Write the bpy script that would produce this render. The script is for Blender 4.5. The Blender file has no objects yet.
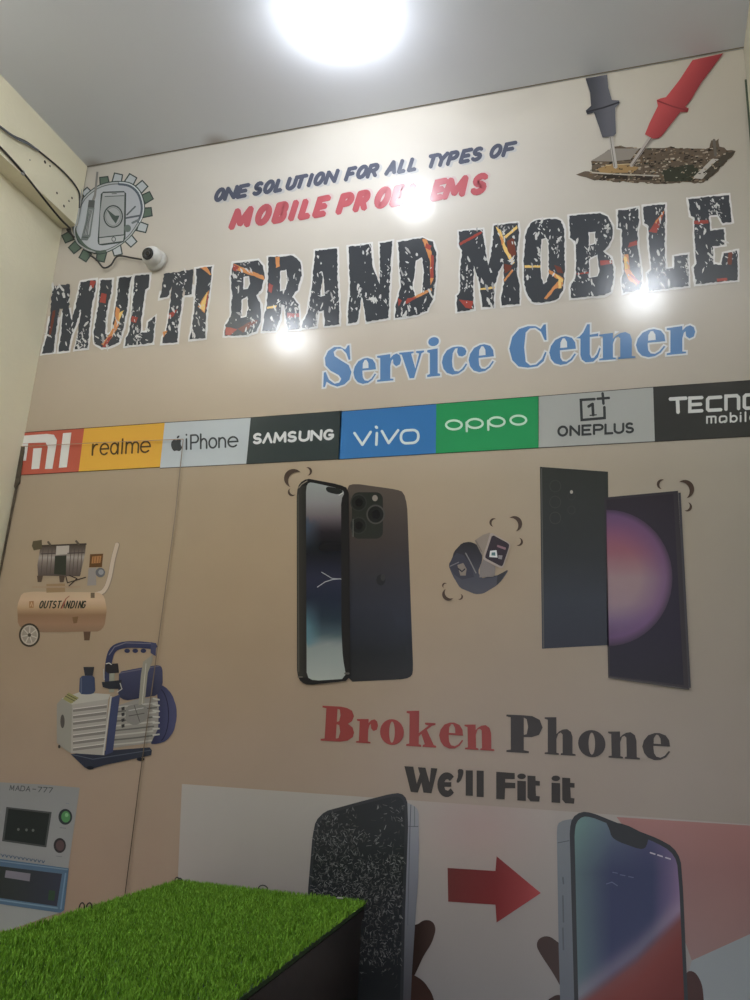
import bpy, bmesh, math, random
from mathutils import Vector, Matrix
from mathutils.geometry import tessellate_polygon

random.seed(7)
PI = math.pi
scene = bpy.context.scene
COL = scene.collection

# ------------------------------------------------------------------ camera calibration
# world axes seen from the camera (x right, y up, z back); wall plane at y = WY, camera at (0,0,CZ)
R = Matrix(((0.95277969, 0.29887544, 0.05370599),
            (0.03594841, -0.28663182, 0.95736613),
            (0.30152706, -0.91022836, -0.28384107)))
F = 848.375764
CZ = 1.30
WY = 1.70
CEIL = CZ + 1.564
XL, XR, XB = -1.539, 0.252, -1.487     # left wall, right wall, beam face
ZB = CZ + 1.367                        # underside of the beam
RT = R.transposed()

def ray(px, py):
    return RT @ Vector((px - 375.0, 500.0 - py, -F))

def on_wall(px, py, off=0.0):
    r = ray(px, py)
    t = WY / r.y
    return Vector((r.x * t, WY - off, CZ + r.z * t))

def on_x(px, py, x):
    r = ray(px, py); t = x / r.x
    return Vector((x, r.y * t, CZ + r.z * t))

def on_z(px, py, z):
    r = ray(px, py); t = (z - CZ) / r.z
    return Vector((r.x * t, r.y * t, z))

# ------------------------------------------------------------------ tagging
def tag(o, label=None, cat=None, group=None, kind=None):
    if label: o['label'] = label
    if cat: o['category'] = cat
    if group: o['group'] = group
    if kind: o['kind'] = kind
    return o

def empty(name, loc=(0, 0, 0)):
    o = bpy.data.objects.new(name, None)
    o.location = loc
    o.empty_display_size = 0.05
    COL.objects.link(o)
    return o

def parent_keep(o, p):
    # parts keep world coordinates: a parent that is itself a part already sits at the origin
    o.parent = p
    o.matrix_parent_inverse = p.matrix_basis.inverted() if p.parent is None else Matrix()

# ------------------------------------------------------------------ materials
def new_mat(name):
    m = bpy.data.materials.new(name)
    m.use_nodes = True
    nt = m.node_tree
    b = nt.nodes['Principled BSDF']
    return m, nt, b

def lin(c):
    c = c / 255.0
    return c / 12.92 if c <= 0.04045 else ((c + 0.055) / 1.055) ** 2.4

def L3(rgb):
    return tuple(lin(v) for v in rgb)

def noise_mat(name, rgb, rough=0.5, var=0.12, scale=12.0, bump=0.0, bscale=60.0, spec=0.5, rgb2=None, metal=0.0):
    m, nt, b = new_mat(name)
    n = nt.nodes.new('ShaderNodeTexNoise'); n.inputs['Scale'].default_value = scale; n.inputs['Detail'].default_value = 5
    g = nt.nodes.new('ShaderNodeNewGeometry')
    nt.links.new(g.outputs['Position'], n.inputs['Vector'])
    mx = nt.nodes.new('ShaderNodeMix'); mx.data_type = 'RGBA'
    a = L3(rgb)
    c2 = L3(rgb2) if rgb2 else tuple(v * (1 - var * 2) for v in a)
    mx.inputs[6].default_value = (*a, 1); mx.inputs[7].default_value = (*c2, 1)
    rp = nt.nodes.new('ShaderNodeMapRange')
    rp.inputs[1].default_value = 0.35; rp.inputs[2].default_value = 0.75
    nt.links.new(n.outputs['Fac'], rp.inputs[0])
    nt.links.new(rp.outputs[0], mx.inputs[0])
    nt.links.new(mx.outputs[2], b.inputs['Base Color'])
    b.inputs['Roughness'].default_value = rough
    b.inputs['Specular IOR Level'].default_value = spec
    b.inputs['Metallic'].default_value = metal
    if bump > 0:
        n2 = nt.nodes.new('ShaderNodeTexNoise'); n2.inputs['Scale'].default_value = bscale; n2.inputs['Detail'].default_value = 3
        nt.links.new(g.outputs['Position'], n2.inputs['Vector'])
        bp = nt.nodes.new('ShaderNodeBump'); bp.inputs['Strength'].default_value = bump; bp.inputs['Distance'].default_value = 0.004
        nt.links.new(n2.outputs['Fac'], bp.inputs['Height'])
        nt.links.new(bp.outputs['Normal'], b.inputs['Normal'])
    return m

def print_mat():
    """glossy laminated print: colour from the printed ink attribute, faint mottling, slight waviness"""
    m, nt, b = new_mat('laminated_print')
    at = nt.nodes.new('ShaderNodeAttribute'); at.attribute_name = 'ink'
    g = nt.nodes.new('ShaderNodeNewGeometry')
    n = nt.nodes.new('ShaderNodeTexNoise'); n.inputs['Scale'].default_value = 9; n.inputs['Detail'].default_value = 4
    nt.links.new(g.outputs['Position'], n.inputs['Vector'])
    rp = nt.nodes.new('ShaderNodeMapRange'); rp.inputs[3].default_value = 0.96; rp.inputs[4].default_value = 1.04
    nt.links.new(n.outputs['Fac'], rp.inputs[0])
    vm = nt.nodes.new('ShaderNodeVectorMath'); vm.operation = 'SCALE'
    nt.links.new(at.outputs['Color'], vm.inputs[0]); nt.links.new(rp.outputs[0], vm.inputs['Scale'])
    nt.links.new(vm.outputs[0], b.inputs['Base Color'])
    b.inputs['Roughness'].default_value = PRINT_ROUGH
    b.inputs['Specular IOR Level'].default_value = 0.32
    n2 = nt.nodes.new('ShaderNodeTexNoise'); n2.inputs['Scale'].default_value = 7; n2.inputs['Detail'].default_value = 2
    nt.links.new(g.outputs['Position'], n2.inputs['Vector'])
    bp = nt.nodes.new('ShaderNodeBump'); bp.inputs['Strength'].default_value = 0.10; bp.inputs['Distance'].default_value = 0.006
    nt.links.new(n2.outputs['Fac'], bp.inputs['Height'])
    nt.links.new(bp.outputs['Normal'], b.inputs['Normal'])
    return m

PRINT_ROUGH = 0.17
PRINT = print_mat()

# ------------------------------------------------------------------ print drawing
# how strongly the room lights the mural at each height, so that an ink can be chosen from its look in place
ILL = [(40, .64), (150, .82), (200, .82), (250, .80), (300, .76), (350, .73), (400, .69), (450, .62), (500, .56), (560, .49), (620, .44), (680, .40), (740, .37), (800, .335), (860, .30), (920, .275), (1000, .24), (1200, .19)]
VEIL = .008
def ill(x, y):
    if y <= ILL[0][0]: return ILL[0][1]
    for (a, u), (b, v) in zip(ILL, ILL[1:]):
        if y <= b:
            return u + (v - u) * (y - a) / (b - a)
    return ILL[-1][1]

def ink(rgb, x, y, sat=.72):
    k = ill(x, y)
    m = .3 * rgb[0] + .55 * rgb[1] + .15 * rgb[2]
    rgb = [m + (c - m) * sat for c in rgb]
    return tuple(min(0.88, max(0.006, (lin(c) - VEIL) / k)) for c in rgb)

def lerp(a, b, t):
    return tuple(u + (v - u) * t for u, v in zip(a, b))

def ramp(stops, t):
    if t <= stops[0][0]: return stops[0][1]
    for (a, u), (b, v) in zip(stops, stops[1:]):
        if t <= b:
            return lerp(u, v, (t - a) / (b - a))
    return stops[-1][1]

def crop(x0, y0, s):
    def f(*pts):
        if len(pts) == 1 and isinstance(pts[0], list): pts = pts[0]
        return [(x0 + p[0] * s, y0 + p[1] * s) for p in pts]
    f.s = s
    f.o = (x0, y0)
    return f

class Print:
    """collects flat inked shapes on the mural; every shape is laid just over the one before"""
    def __init__(self, layer, sat=.72, tone=1.0):
        self.sat = sat; self.tone = tone
        self.v = []; self.c = []; self.f = []
        self.off = layer * 0.00025
    def _add(self, pts, tris, cols):
        b = len(self.v)
        for (x, y), c in zip(pts, cols):
            self.v.append(tuple(on_wall(x, y, self.off)))
            self.c.append(ink([k * self.tone for k in c], x, y, self.sat))
        for t in tris:
            self.f.append(tuple(b + i for i in t))
        self.off += 0.000012
    def poly(self, pts, col, holes=(), sub=0):
        loops = [[Vector((x, y, 0)) for x, y in pts]] + [[Vector((x, y, 0)) for x, y in h] for h in holes]
        flat = [(p.x, p.y) for l in loops for p in l]
        tris = [tuple(t) for t in tessellate_polygon(loops)]
        for _ in range(sub):
            cache = {}; nt = []
            def mid(i, j):
                k = (min(i, j), max(i, j))
                if k not in cache:
                    cache[k] = len(flat)
                    flat.append(((flat[i][0] + flat[j][0]) / 2, (flat[i][1] + flat[j][1]) / 2))
                return cache[k]
            for a, b, c in tris:
                ab, bc, ca = mid(a, b), mid(b, c), mid(c, a)
                nt += [(a, ab, ca), (ab, b, bc), (ca, bc, c), (ab, bc, ca)]
            tris = nt
        cols = [col(x, y) if callable(col) else col for x, y in flat]
        self._add(flat, tris, cols)
    def grid(self, q, nu, nv, fn):
        """quad tl,tr,br,bl, colour fn(u,v) u right v down"""
        pts = []; cols = []
        for j in range(nv + 1):
            v = j / nv
            for i in range(nu + 1):
                u = i / nu
                a = lerp(q[0], q[1], u); b = lerp(q[3], q[2], u)
                pts.append(lerp(a, b, v)); cols.append(fn(u, v))
        w = nu + 1
        tris = []
        for j in range(nv):
            for i in range(nu):
                k = j * w + i
                tris.append((k, k + 1, k + w + 1, k + w))
        self._add(pts, tris, cols)
    def stroke(self, pts, w, col, closed=False, cap=True):
        """mitred ribbon; sharp corners split the ribbon, each piece lies a hair above the last"""
        pts = [p for i, p in enumerate(pts) if i == 0 or math.hypot(p[0] - pts[i - 1][0], p[1] - pts[i - 1][1]) > 1e-4]
        if len(pts) > 3 and math.hypot(pts[0][0] - pts[-1][0], pts[0][1] - pts[-1][1]) < 1e-4: closed = True
        if closed and math.hypot(pts[0][0] - pts[-1][0], pts[0][1] - pts[-1][1]) < 1e-4: pts = pts[:-1]
        h = w / 2
        n = len(pts)
        if n < 2: return
        def dirn(a, b):
            l = math.hypot(b[0] - a[0], b[1] - a[1]); return ((b[0] - a[0]) / l, (b[1] - a[1]) / l)
        seq = list(pts)
        if closed: seq = seq + [seq[0]]
        m = len(seq)
        ds = [dirn(a, b) for a, b in zip(seq, seq[1:])]
        runs = [[0]]
        for i in range(1, m - 1):
            runs[-1].append(i)
            if ds[i - 1][0] * ds[i][0] + ds[i - 1][1] * ds[i][1] < -.15:
                runs.append([i])
        runs[-1].append(m - 1)
        single = closed and len(runs) == 1
        for r in runs:
            L = []; Rr = []
            for k, i in enumerate(r):
                d0 = ds[i - 1] if k > 0 else (ds[-1] if single else ds[i])
                d1 = ds[i] if k < len(r) - 1 else (ds[0] if single else ds[i - 1])
                nx, ny = -(d0[1] + d1[1]), d0[0] + d1[0]
                l = math.hypot(nx, ny) or 1
                nx, ny = nx / l, ny / l
                c = max(.5, nx * -d1[1] + ny * d1[0])
                L.append((seq[i][0] + nx * h / c, seq[i][1] + ny * h / c)); Rr.append((seq[i][0] - nx * h / c, seq[i][1] - ny * h / c))
            P = L + Rr; q = len(L)
            T = [(k, k + 1, q + k + 1, q + k) for k in range(q - 1)]
            if cap and not single:
                for i, k, sg in ((r[0], 0, -1), (r[-1], q - 1, 1)):
                    d = ds[i] if k == 0 else ds[i - 1]
                    if k == 0: d = ds[r[0]]
                    a0 = math.atan2(d[1] * sg, d[0] * sg)
                    base = len(P)
                    arcp = [(seq[i][0] + math.cos(a0 + t) * h, seq[i][1] + math.sin(a0 + t) * h) for t in (-PI / 3, 0, PI / 3)]
                    P += arcp
                    e0, e1 = (k, q + k)
                    if sg > 0: T.append((e1, base, base + 1, base + 2, e0))
                    else: T.append((e0, base, base + 1, base + 2, e1))
            self._add(P, T, [col(x, y) if callable(col) else col for x, y in P])
    def build(self, name, parent, label=None, kind=None):
        me = bpy.data.meshes.new(name)
        me.from_pydata(self.v, [], self.f)
        at = me.color_attributes.new('ink', 'FLOAT_COLOR', 'POINT')
        for i, c in enumerate(self.c):
            at.data[i].color = (*c, 1)
        me.materials.append(PRINT)
        # face the room
        for p in me.polygons:
            if p.normal.y > 0: p.flip()
        o = bpy.data.objects.new(name, me)
        COL.objects.link(o)
        if parent: parent_keep(o, parent)
        tag(o, label, kind=kind)
        return o

def ell(cx, cy, rx, ry, n=28, a0=0, a1=360):
    full = abs(a1 - a0) >= 360
    m = n if full else n + 1
    return [(cx + rx * math.cos(math.radians(a0 + (a1 - a0) * i / n)), cy + ry * math.sin(math.radians(a0 + (a1 - a0) * i / n))) for i in range(m)]

def smooth(pts, it=2, lim=13.0):
    """round the corners, never cutting more than lim off an edge"""
    for k in range(it):
        q = []
        c = lim / (k + 1)
        for a, b in zip(pts, pts[1:] + pts[:1]):
            l = math.hypot(b[0] - a[0], b[1] - a[1]) or 1e-6
            f = min(.25, c / l)
            q += [lerp(a, b, f), lerp(a, b, 1 - f)]
        pts = q
    return pts

def rrect(x0, y0, x1, y1, r, n=5):
    o = []
    for cx, cy, a in ((x1 - r, y0 + r, -90), (x1 - r, y1 - r, 0), (x0 + r, y1 - r, 90), (x0 + r, y0 + r, 180)):
        o += ell(cx, cy, r, r, n, a, a + 90)
    return o

def grow(pts, d):
    """outline pushed outwards by d"""
    n = len(pts)
    area = sum(a[0] * b[1] - b[0] * a[1] for a, b in zip(pts, pts[1:] + pts[:1]))
    sg = 1 if area > 0 else -1
    out = []
    for i in range(n):
        a, b, c = pts[i - 1], pts[i], pts[(i + 1) % n]
        l0 = math.hypot(b[0] - a[0], b[1] - a[1]) or 1e-6; l1 = math.hypot(c[0] - b[0], c[1] - b[1]) or 1e-6
        n0 = ((b[1] - a[1]) / l0 * sg, -(b[0] - a[0]) / l0 * sg); n1 = ((c[1] - b[1]) / l1 * sg, -(c[0] - b[0]) / l1 * sg)
        nx, ny = n0[0] + n1[0], n0[1] + n1[1]
        l = math.hypot(nx, ny)
        if l < .25: nx, ny, l = n1[0], n1[1], 1
        nx, ny = nx / l, ny / l
        k = max(.62, nx * n1[0] + ny * n1[1])
        out.append((b[0] + nx * d / k, b[1] + ny * d / k))
    return out

def rough(pts, step, amp):
    """torn edge"""
    q = []
    for a, b in zip(pts, pts[1:] + pts[:1]):
        n = max(1, int(math.hypot(b[0] - a[0], b[1] - a[1]) / step))
        for i in range(n):
            p = lerp(a, b, i / n)
            q.append((p[0] + random.uniform(-amp, amp), p[1] + random.uniform(-amp, amp)))
    return q

def inside(p, poly):
    x, y = p; r = False
    for (x1, y1), (x2, y2) in zip(poly, poly[1:] + poly[:1]):
        if (y1 > y) != (y2 > y) and x < (x2 - x1) * (y - y1) / (y2 - y1) + x1:
            r = not r
    return r

def crescent(cx, cy, r, ang, cut=0.55, n=14):
    """moon with its thick side at angle ang (degrees, screen down positive)"""
    a = math.radians(ang)
    d = r * cut
    ox, oy = cx - math.cos(a) * d, cy - math.sin(a) * d
    half = math.acos(max(-1, min(1, -d / 2 / r)))
    outer = [(cx + r * math.cos(a + t), cy + r * math.sin(a + t)) for t in [half * (2 * i / n - 1) for i in range(n + 1)]]
    h2 = math.atan2(outer[-1][1] - oy, outer[-1][0] - ox) - a
    h2 = (h2 + PI) % (2 * PI) - PI
    r2 = math.hypot(outer[-1][0] - ox, outer[-1][1] - oy)
    inner = [(ox + r2 * math.cos(a + t), oy + r2 * math.sin(a + t)) for t in [h2 * (1 - 2 * i / n) for i in range(1, n)]]
    return outer + inner

def arc(cx, cy, rx, ry, a0, a1, n=10):
    return [(cx + rx * math.cos(math.radians(a0 + (a1 - a0) * i / n)), cy + ry * math.sin(math.radians(a0 + (a1 - a0) * i / n))) for i in range(n + 1)]

# stroke letters in a unit box, y up
SG = {
 'A': [[(0, 0), (.5, 1), (1, 0)], [(.2, .33), (.8, .33)]],
 'V': [[(0, 1), (.5, 0), (1, 1)]],
 'B': [[(0, 0), (0, 1)], [(0, 1), (.6, 1)] + arc(.6, .76, .32, .24, 90, -90) + [(.08, .52)], [(.2, .52), (.62, .52)] + arc(.62, .26, .38, .26, 90, -90) + [(0, 0)]],
 'C': [arc(.5, .5, .5, .5, 50, 310)],
 'D': [[(0, 0), (0, 1), (.45, 1)] + arc(.45, .5, .55, .5, 90, -90) + [(0, 0)]],
 'E': [[(1, 1), (0, 1), (0, 0), (1, 0)], [(0, .5), (.85, .5)]],
 'F': [[(1, 1), (0, 1), (0, 0)], [(0, .5), (.85, .5)]],
 'G': [arc(.5, .5, .5, .5, 50, 330) + [(.95, .45), (.55, .45)]],
 'I': [[(.5, 0), (.5, 1)]],
 'L': [[(0, 1), (0, 0), (1, 0)]],
 'M': [[(0, 0), (.08, 1), (.5, .15), (.92, 1), (1, 0)]],
 'N': [[(0, 0), (0, 1), (1, 0), (1, 1)]],
 'O': [arc(.5, .5, .5, .5, 0, 360, 20)],
 'P': [[(0, 0), (0, 1)], [(0, 1), (.6, 1)] + arc(.6, .73, .4, .27, 90, -90) + [(0, .46)]],
 'R': [[(0, 0), (0, 1)], [(0, 1), (.6, 1)] + arc(.6, .75, .36, .25, 90, -90) + [(0, .5)], [(.5, .5), (1, 0)]],
 'S': [arc(.5, .74, .45, .26, 40, 270, 9) + arc(.5, .25, .48, .25, 90, -150, 9)],
 'T': [[(0, 1), (1, 1)], [(.5, 1), (.5, 0)]],
 'U': [[(0, 1), (0, .4)] + arc(.5, .36, .5, .36, 180, 360) + [(1, 1)]],
 'Y': [[(0, 1), (.5, .5), (1, 1)], [(.5, .5), (.5, 0)]],
 '7': [[(0, 1), (1, 1), (.35, 0)]],
 '-': [[(.1, .5), (.9, .5)]],
 '1': [[(.1, .78), (.5, 1), (.5, 0)]],
 # lower case, box = x height (l, h, b, i rise above it)
 'r': [[(0, 0), (0, 1)], arc(.7, .35, .7, .62, 180, 80, 6)],
 'e': [[(.02, .52), (.98, .52)] + arc(.5, .5, .5, .5, 0, 315, 16)],
 'a': [arc(.48, .5, .48, .5, 0, 360, 16), [(1, 1), (1, 0)]],
 'l': [[(.5, 0), (.5, 1.5)]],
 'm': [[(0, 0), (0, 1)], [(0, .6)] + arc(.25, .65, .25, .35, 180, 0, 6) + [(.5, 0)], [(.5, .6)] + arc(.75, .65, .25, .35, 180, 0, 6) + [(1, 0)]],
 'i': [[(.5, 0), (.5, 1)], [(.5, 1.38), (.5, 1.42)]],
 'h': [[(0, 0), (0, 1.5)], [(0, .5)] + arc(.5, .55, .5, .45, 180, 0, 8) + [(1, 0)]],
 'n': [[(0, 0), (0, 1)], [(0, .5)] + arc(.5, .55, .5, .45, 180, 0, 8) + [(1, 0)]],
 'o': [arc(.5, .5, .5, .5, 0, 360, 20)],
 'b': [[(0, 0), (0, 1.5)], arc(.5, .5, .5, .5, 0, 360, 18)],
 'p': [[(0, 1), (0, -.55)], arc(.5, .5, .5, .5, 0, 360, 18)],
 'v': [[(0, 1), (.5, 0), (1, 1)]],
 # angular letters of the dark tile at the right end
 'Cq': [[(1, .95), (.12, .95), (0, .82), (0, .1), (.1, 0), (1, 0)]],
 'Nq': [[(0, 0), (0, 1), (.85, 1), (1, .85), (1, 0)]],
 'Oq': [[(.12, 1), (.88, 1), (1, .88), (1, .12), (.88, 0), (.12, 0), (0, .12), (0, .88), (.12, 1)]],
 'Eq': [[(1, 1), (0, 1), (0, 0), (1, 0)], [(0, .5), (.9, .5)]],
 'oq': [rrect(0, 0, 1, 1, .3) + [(1, .3)]],
 'mq': [[(0, 0), (0, 1), (.9, 1), (1, .9), (1, 0)], [(.5, 1), (.5, 0)]],
}

def box(x0, yb0, x1, yb1, h, sl=0.0):
    """letter cell -> function from unit coords to crop coords"""
    def f(u, v):
        return (x0 + (x1 - x0) * u + sl * v, yb0 + (yb1 - yb0) * u - h * v)
    return f

def sglyph(pr, K, ch, bx, w, col, off=(0, 0), cap=True):
    for pl in SG[ch]:
        pts = K([bx(u, v) for u, v in pl])
        pr.stroke([(x + off[0], y + off[1]) for x, y in pts], w, col, cap=cap)

def line_word(pr, K, word, cells, base, slope, h, sl, w, col, off=(0, 0), pad=None):
    """cells: (x0,x1) per letter in crop coords; base = (x,y) on the baseline"""
    p = (w / K.s) * .5 if pad is None else pad
    for ch, (a, b) in zip(word, cells):
        if b - a < 2.2 * p: a, b = (a + b) / 2 - 1.1 * p, (a + b) / 2 + 1.1 * p
        y0 = base[1] + slope * (a - base[0]); y1 = base[1] + slope * (b - base[0])
        sglyph(pr, K, ch, box(a + p, y0 - p, b - p, y1 - p, h - 2 * p, sl), w, col, off)

# fat serif letters, outlines (y up), holes after the first loop
E_O = [(1, .52), (.97, .75), (.85, .92), (.62, 1), (.45, .99), (.22, .9), (.06, .7), (0, .48), (.06, .25), (.2, .08), (.42, 0), (.65, .02), (.85, .13), (1, .33), (.95, .36), (.8, .18), (.65, .1), (.5, .13), (.42, .25), (.4, .44), (.4, .52)]
FG = {
 'S': [[(.93, 1), (.96, .64), (.9, .63), (.82, .8), (.66, .93), (.48, .94), (.37, .87), (.4, .76), (.62, .64), (.9, .5), (1, .32), (.93, .13), (.75, .02), (.5, -.02), (.28, .05), (.12, .13), (.06, 0), (0, 0), (.02, .37), (.09, .38), (.2, .18), (.4, .06), (.57, .08), (.64, .17), (.55, .27), (.26, .4), (.08, .55), (.06, .74), (.17, .9), (.38, .99), (.6, .98), (.78, .9), (.87, 1)]],
 'e': [E_O, [(.41, .6), (.42, .8), (.5, .93), (.58, .93), (.66, .8), (.67, .6)]],
 'r': [[(0, 0), (.68, 0), (.68, .06), (.55, .08), (.55, .55), (.6, .75), (.66, .8), (.68, .62), (.8, .52), (.95, .58), (1, .75), (.95, .92), (.82, 1), (.68, .96), (.55, .84), (.55, 1), (0, .97), (0, .91), (.13, .88), (.13, .08), (0, .06)]],
 'v': [[(0, 1), (.58, 1), (.58, .94), (.48, .92), (.65, .35), (.8, .9), (.68, .94), (.68, 1), (1, 1), (1, .94), (.9, .9), (.6, 0), (.42, 0), (.1, .92), (0, .94)]],
 'i': [[(0, 0), (1, 0), (1, .05), (.82, .07), (.82, .7), (0, .68), (0, .63), (.2, .6), (.2, .07), (0, .05)]],
 'c': [[(.62, 1), (.42, .99), (.2, .9), (.05, .7), (0, .48), (.06, .25), (.2, .08), (.42, 0), (.65, .02), (.87, .14), (1, .33), (.95, .36), (.8, .18), (.66, .1), (.5, .13), (.42, .28), (.4, .5), (.43, .78), (.52, .93), (.62, .94), (.6, .8), (.66, .66), (.8, .62), (.93, .68), (.97, .8), (.9, .92), (.78, .98)]],
 'n': [[(0, 0), (.46, 0), (.46, .06), (.38, .08), (.38, .6), (.44, .8), (.52, .85), (.58, .78), (.58, .08), (.52, .06), (.52, 0), (1, 0), (1, .06), (.9, .08), (.9, .7), (.85, .9), (.72, 1), (.58, .97), (.46, .88), (.38, .78), (.38, 1), (0, .97), (0, .91), (.1, .88), (.1, .08), (0, .06)]],
 'h': [[(0, 0), (.46, 0), (.46, .04), (.38, .055), (.38, .42), (.44, .56), (.52, .6), (.58, .55), (.58, .055), (.52, .04), (.52, 0), (1, 0), (1, .04), (.9, .055), (.9, .5), (.85, .63), (.72, .7), (.58, .68), (.46, .62), (.38, .55), (.38, 1), (0, .98), (0, .94), (.1, .92), (.1, .055), (0, .04)]],
 'o': [ell(.5, .5, .5, .5, 28), ell(.5, .5, .12, .41, 16)],
 't': [[(0, .66), (.15, .7), (.3, .8), (.45, 1), (.56, 1), (.56, .72), (.9, .74), (.9, .66), (.56, .66), (.56, .2), (.62, .1), (.72, .1), (.85, .2), (.95, .36), (1, .33), (.88, .1), (.7, 0), (.4, 0), (.24, .08), (.18, .2), (.18, .64)]],
 'k': [[(0, 0), (.5, 0), (.5, .05), (.42, .07), (.42, .28), (.5, .36), (.62, .08), (.55, .05), (.55, 0), (1, 0), (1, .05), (.92, .07), (.68, .48), (.85, .6), (.97, .63), (.97, .68), (.62, .68), (.62, .63), (.74, .6), (.42, .38), (.42, 1), (0, .97), (0, .92), (.1, .9), (.1, .07), (0, .05)]],
 'B': [[(0, 0), (.6, 0), (.82, .04), (.97, .15), (1, .28), (.95, .42), (.8, .52), (.92, .6), (.97, .75), (.9, .9), (.75, .97), (.55, 1), (0, 1), (0, .95), (.12, .93), (.12, .07), (0, .05)], [(.46, .08), (.54, .1), (.58, .28), (.54, .47), (.46, .49)], [(.46, .56), (.53, .58), (.56, .75), (.53, .91), (.46, .93)]],
 'P': [[(0, 0), (.62, 0), (.62, .05), (.48, .07), (.48, .42), (.7, .43), (.9, .5), (1, .7), (.92, .9), (.72, .99), (.5, 1), (0, 1), (0, .95), (.12, .93), (.12, .07), (0, .05)], [(.48, .48), (.56, .5), (.6, .7), (.56, .9), (.48, .94)]],
 'C': [[(.98, 1), (1, .62), (.95, .62), (.85, .83), (.7, .94), (.55, .94), (.44, .85), (.4, .5), (.44, .15), (.56, .05), (.72, .06), (.88, .18), (.96, .34), (1, .32), (.92, .12), (.75, .01), (.5, 0), (.25, .05), (.08, .22), (0, .5), (.08, .78), (.26, .95), (.5, 1), (.7, .98), (.84, .9), (.92, 1)]],
}

def fat_word(pr, K, word, boxes, col, halo=None, hw=4.0):
    def loops(ch, b):
        f = box(*b)
        ls = [K([f(u, v) for u, v in l]) for l in FG[ch]]
        return ls
    def dot(b):
        f = box(*b)
        return K([f(u, v) for u, v in ell(.5, .88, .42, .115, 18)])
    if halo:
        for ch, b in zip(word, boxes):
            ls = loops(ch, b)
            pr.poly(grow(ls[0], hw / 2), halo)
            if ch == 'i': pr.poly(grow(dot(b), hw / 2), halo)
    for ch, b in zip(word, boxes):
        ls = loops(ch, b)
        pr.poly(ls[0], col, ls[1:])
        if ch == 'i': pr.poly(dot(b), col)

# ------------------------------------------------------------------ generic solid helpers
def mesh_obj(name, bm, mat, parent=None, smooth_=False):
    me = bpy.data.meshes.new(name)
    bm.normal_update()
    bm.to_mesh(me); bm.free()
    if smooth_:
        for p in me.polygons: p.use_smooth = True
    me.materials.append(mat)
    o = bpy.data.objects.new(name, me)
    COL.objects.link(o)
    if parent: parent_keep(o, parent)
    return o

def add_box(bm, a, b):
    x0, y0, z0 = a; x1, y1, z1 = b
    vs = [bm.verts.new(p) for p in ((x0, y0, z0), (x1, y0, z0), (x1, y1, z0), (x0, y1, z0), (x0, y0, z1), (x1, y0, z1), (x1, y1, z1), (x0, y1, z1))]
    for f in ((0, 3, 2, 1), (4, 5, 6, 7), (0, 1, 5, 4), (1, 2, 6, 5), (2, 3, 7, 6), (3, 0, 4, 7)):
        bm.faces.new([vs[i] for i in f])

def add_prism(bm, pts, z0, z1):
    lo = [bm.verts.new((x, y, z0)) for x, y in pts]
    hi = [bm.verts.new((x, y, z1)) for x, y in pts]
    n = len(pts)
    bm.faces.new(lo[::-1]); bm.faces.new(hi)
    for i in range(n):
        bm.faces.new((lo[i], lo[(i + 1) % n], hi[(i + 1) % n], hi[i]))
    bmesh.ops.recalc_face_normals(bm, faces=bm.faces)

def add_lathe(bm, prof, origin, axis, seg=32):
    """prof: (radius, height along axis)"""
    q = Vector((0, 0, 1)).rotation_difference(Vector(axis).normalized())
    rings = []
    for r, h in prof:
        if r < 1e-6:
            rings.append([bm.verts.new(Vector(origin) + q @ Vector((0, 0, h)))])
        else:
            rings.append([bm.verts.new(Vector(origin) + q @ Vector((r * math.cos(2 * PI * i / seg), r * math.sin(2 * PI * i / seg), h))) for i in range(seg)])
    for a, b in zip(rings, rings[1:]):
        for i in range(seg):
            j = (i + 1) % seg
            if len(a) == 1 and len(b) == 1: continue
            if len(a) == 1: bm.faces.new((a[0], b[i], b[j]))
            elif len(b) == 1: bm.faces.new((a[i], a[j], b[0]))
            else: bm.faces.new((a[i], a[j], b[j], b[i]))
    bmesh.ops.recalc_face_normals(bm, faces=bm.faces)

def catmull(pts, n=8):
    P = [Vector(p) for p in pts]
    P = [P[0] * 2 - P[1]] + P + [P[-1] * 2 - P[-2]]
    out = []
    for i in range(1, len(P) - 2):
        for k in range(n):
            t = k / n
            a, b, c, d = P[i - 1], P[i], P[i + 1], P[i + 2]
            out.append(0.5 * ((2 * b) + (c - a) * t + (2 * a - 5 * b + 4 * c - d) * t * t + (3 * b - a - 3 * c + d) * t ** 3))
    out.append(P[-2])
    return out

def add_tube(bm, pts, r, seg=8):
    rings = []
    up = Vector((0.3, 0.5, 0.8)).normalized()
    for i, p in enumerate(pts):
        d = (pts[min(i + 1, len(pts) - 1)] - pts[max(i - 1, 0)]).normalized()
        u = d.cross(up)
        if u.length < 1e-3: u = d.cross(Vector((1, 0, 0)))
        u.normalize(); w = d.cross(u)
        rings.append([bm.verts.new(p + (u * math.cos(2 * PI * k / seg) + w * math.sin(2 * PI * k / seg)) * r) for k in range(seg)])
    for a, b in zip(rings, rings[1:]):
        for k in range(seg):
            j = (k + 1) % seg
            bm.faces.new((a[k], a[j], b[j], b[k]))
    bm.faces.new(rings[0][::-1]); bm.faces.new(rings[-1])
    bmesh.ops.recalc_face_normals(bm, faces=bm.faces)

# ------------------------------------------------------------------ the setting
M_cream = noise_mat('cream_wall_paint', (238, 230, 202), .55, .05, 4, .25, 90)
M_right = noise_mat('right_wall_paint', (196, 190, 170), .55, .05, 4, .2, 90)
M_floor = noise_mat('floor_tile', (196, 190, 182), .35, .1, 3)
M_backing = noise_mat('wall_board', (150, 135, 115), .6, .05, 6)

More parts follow.
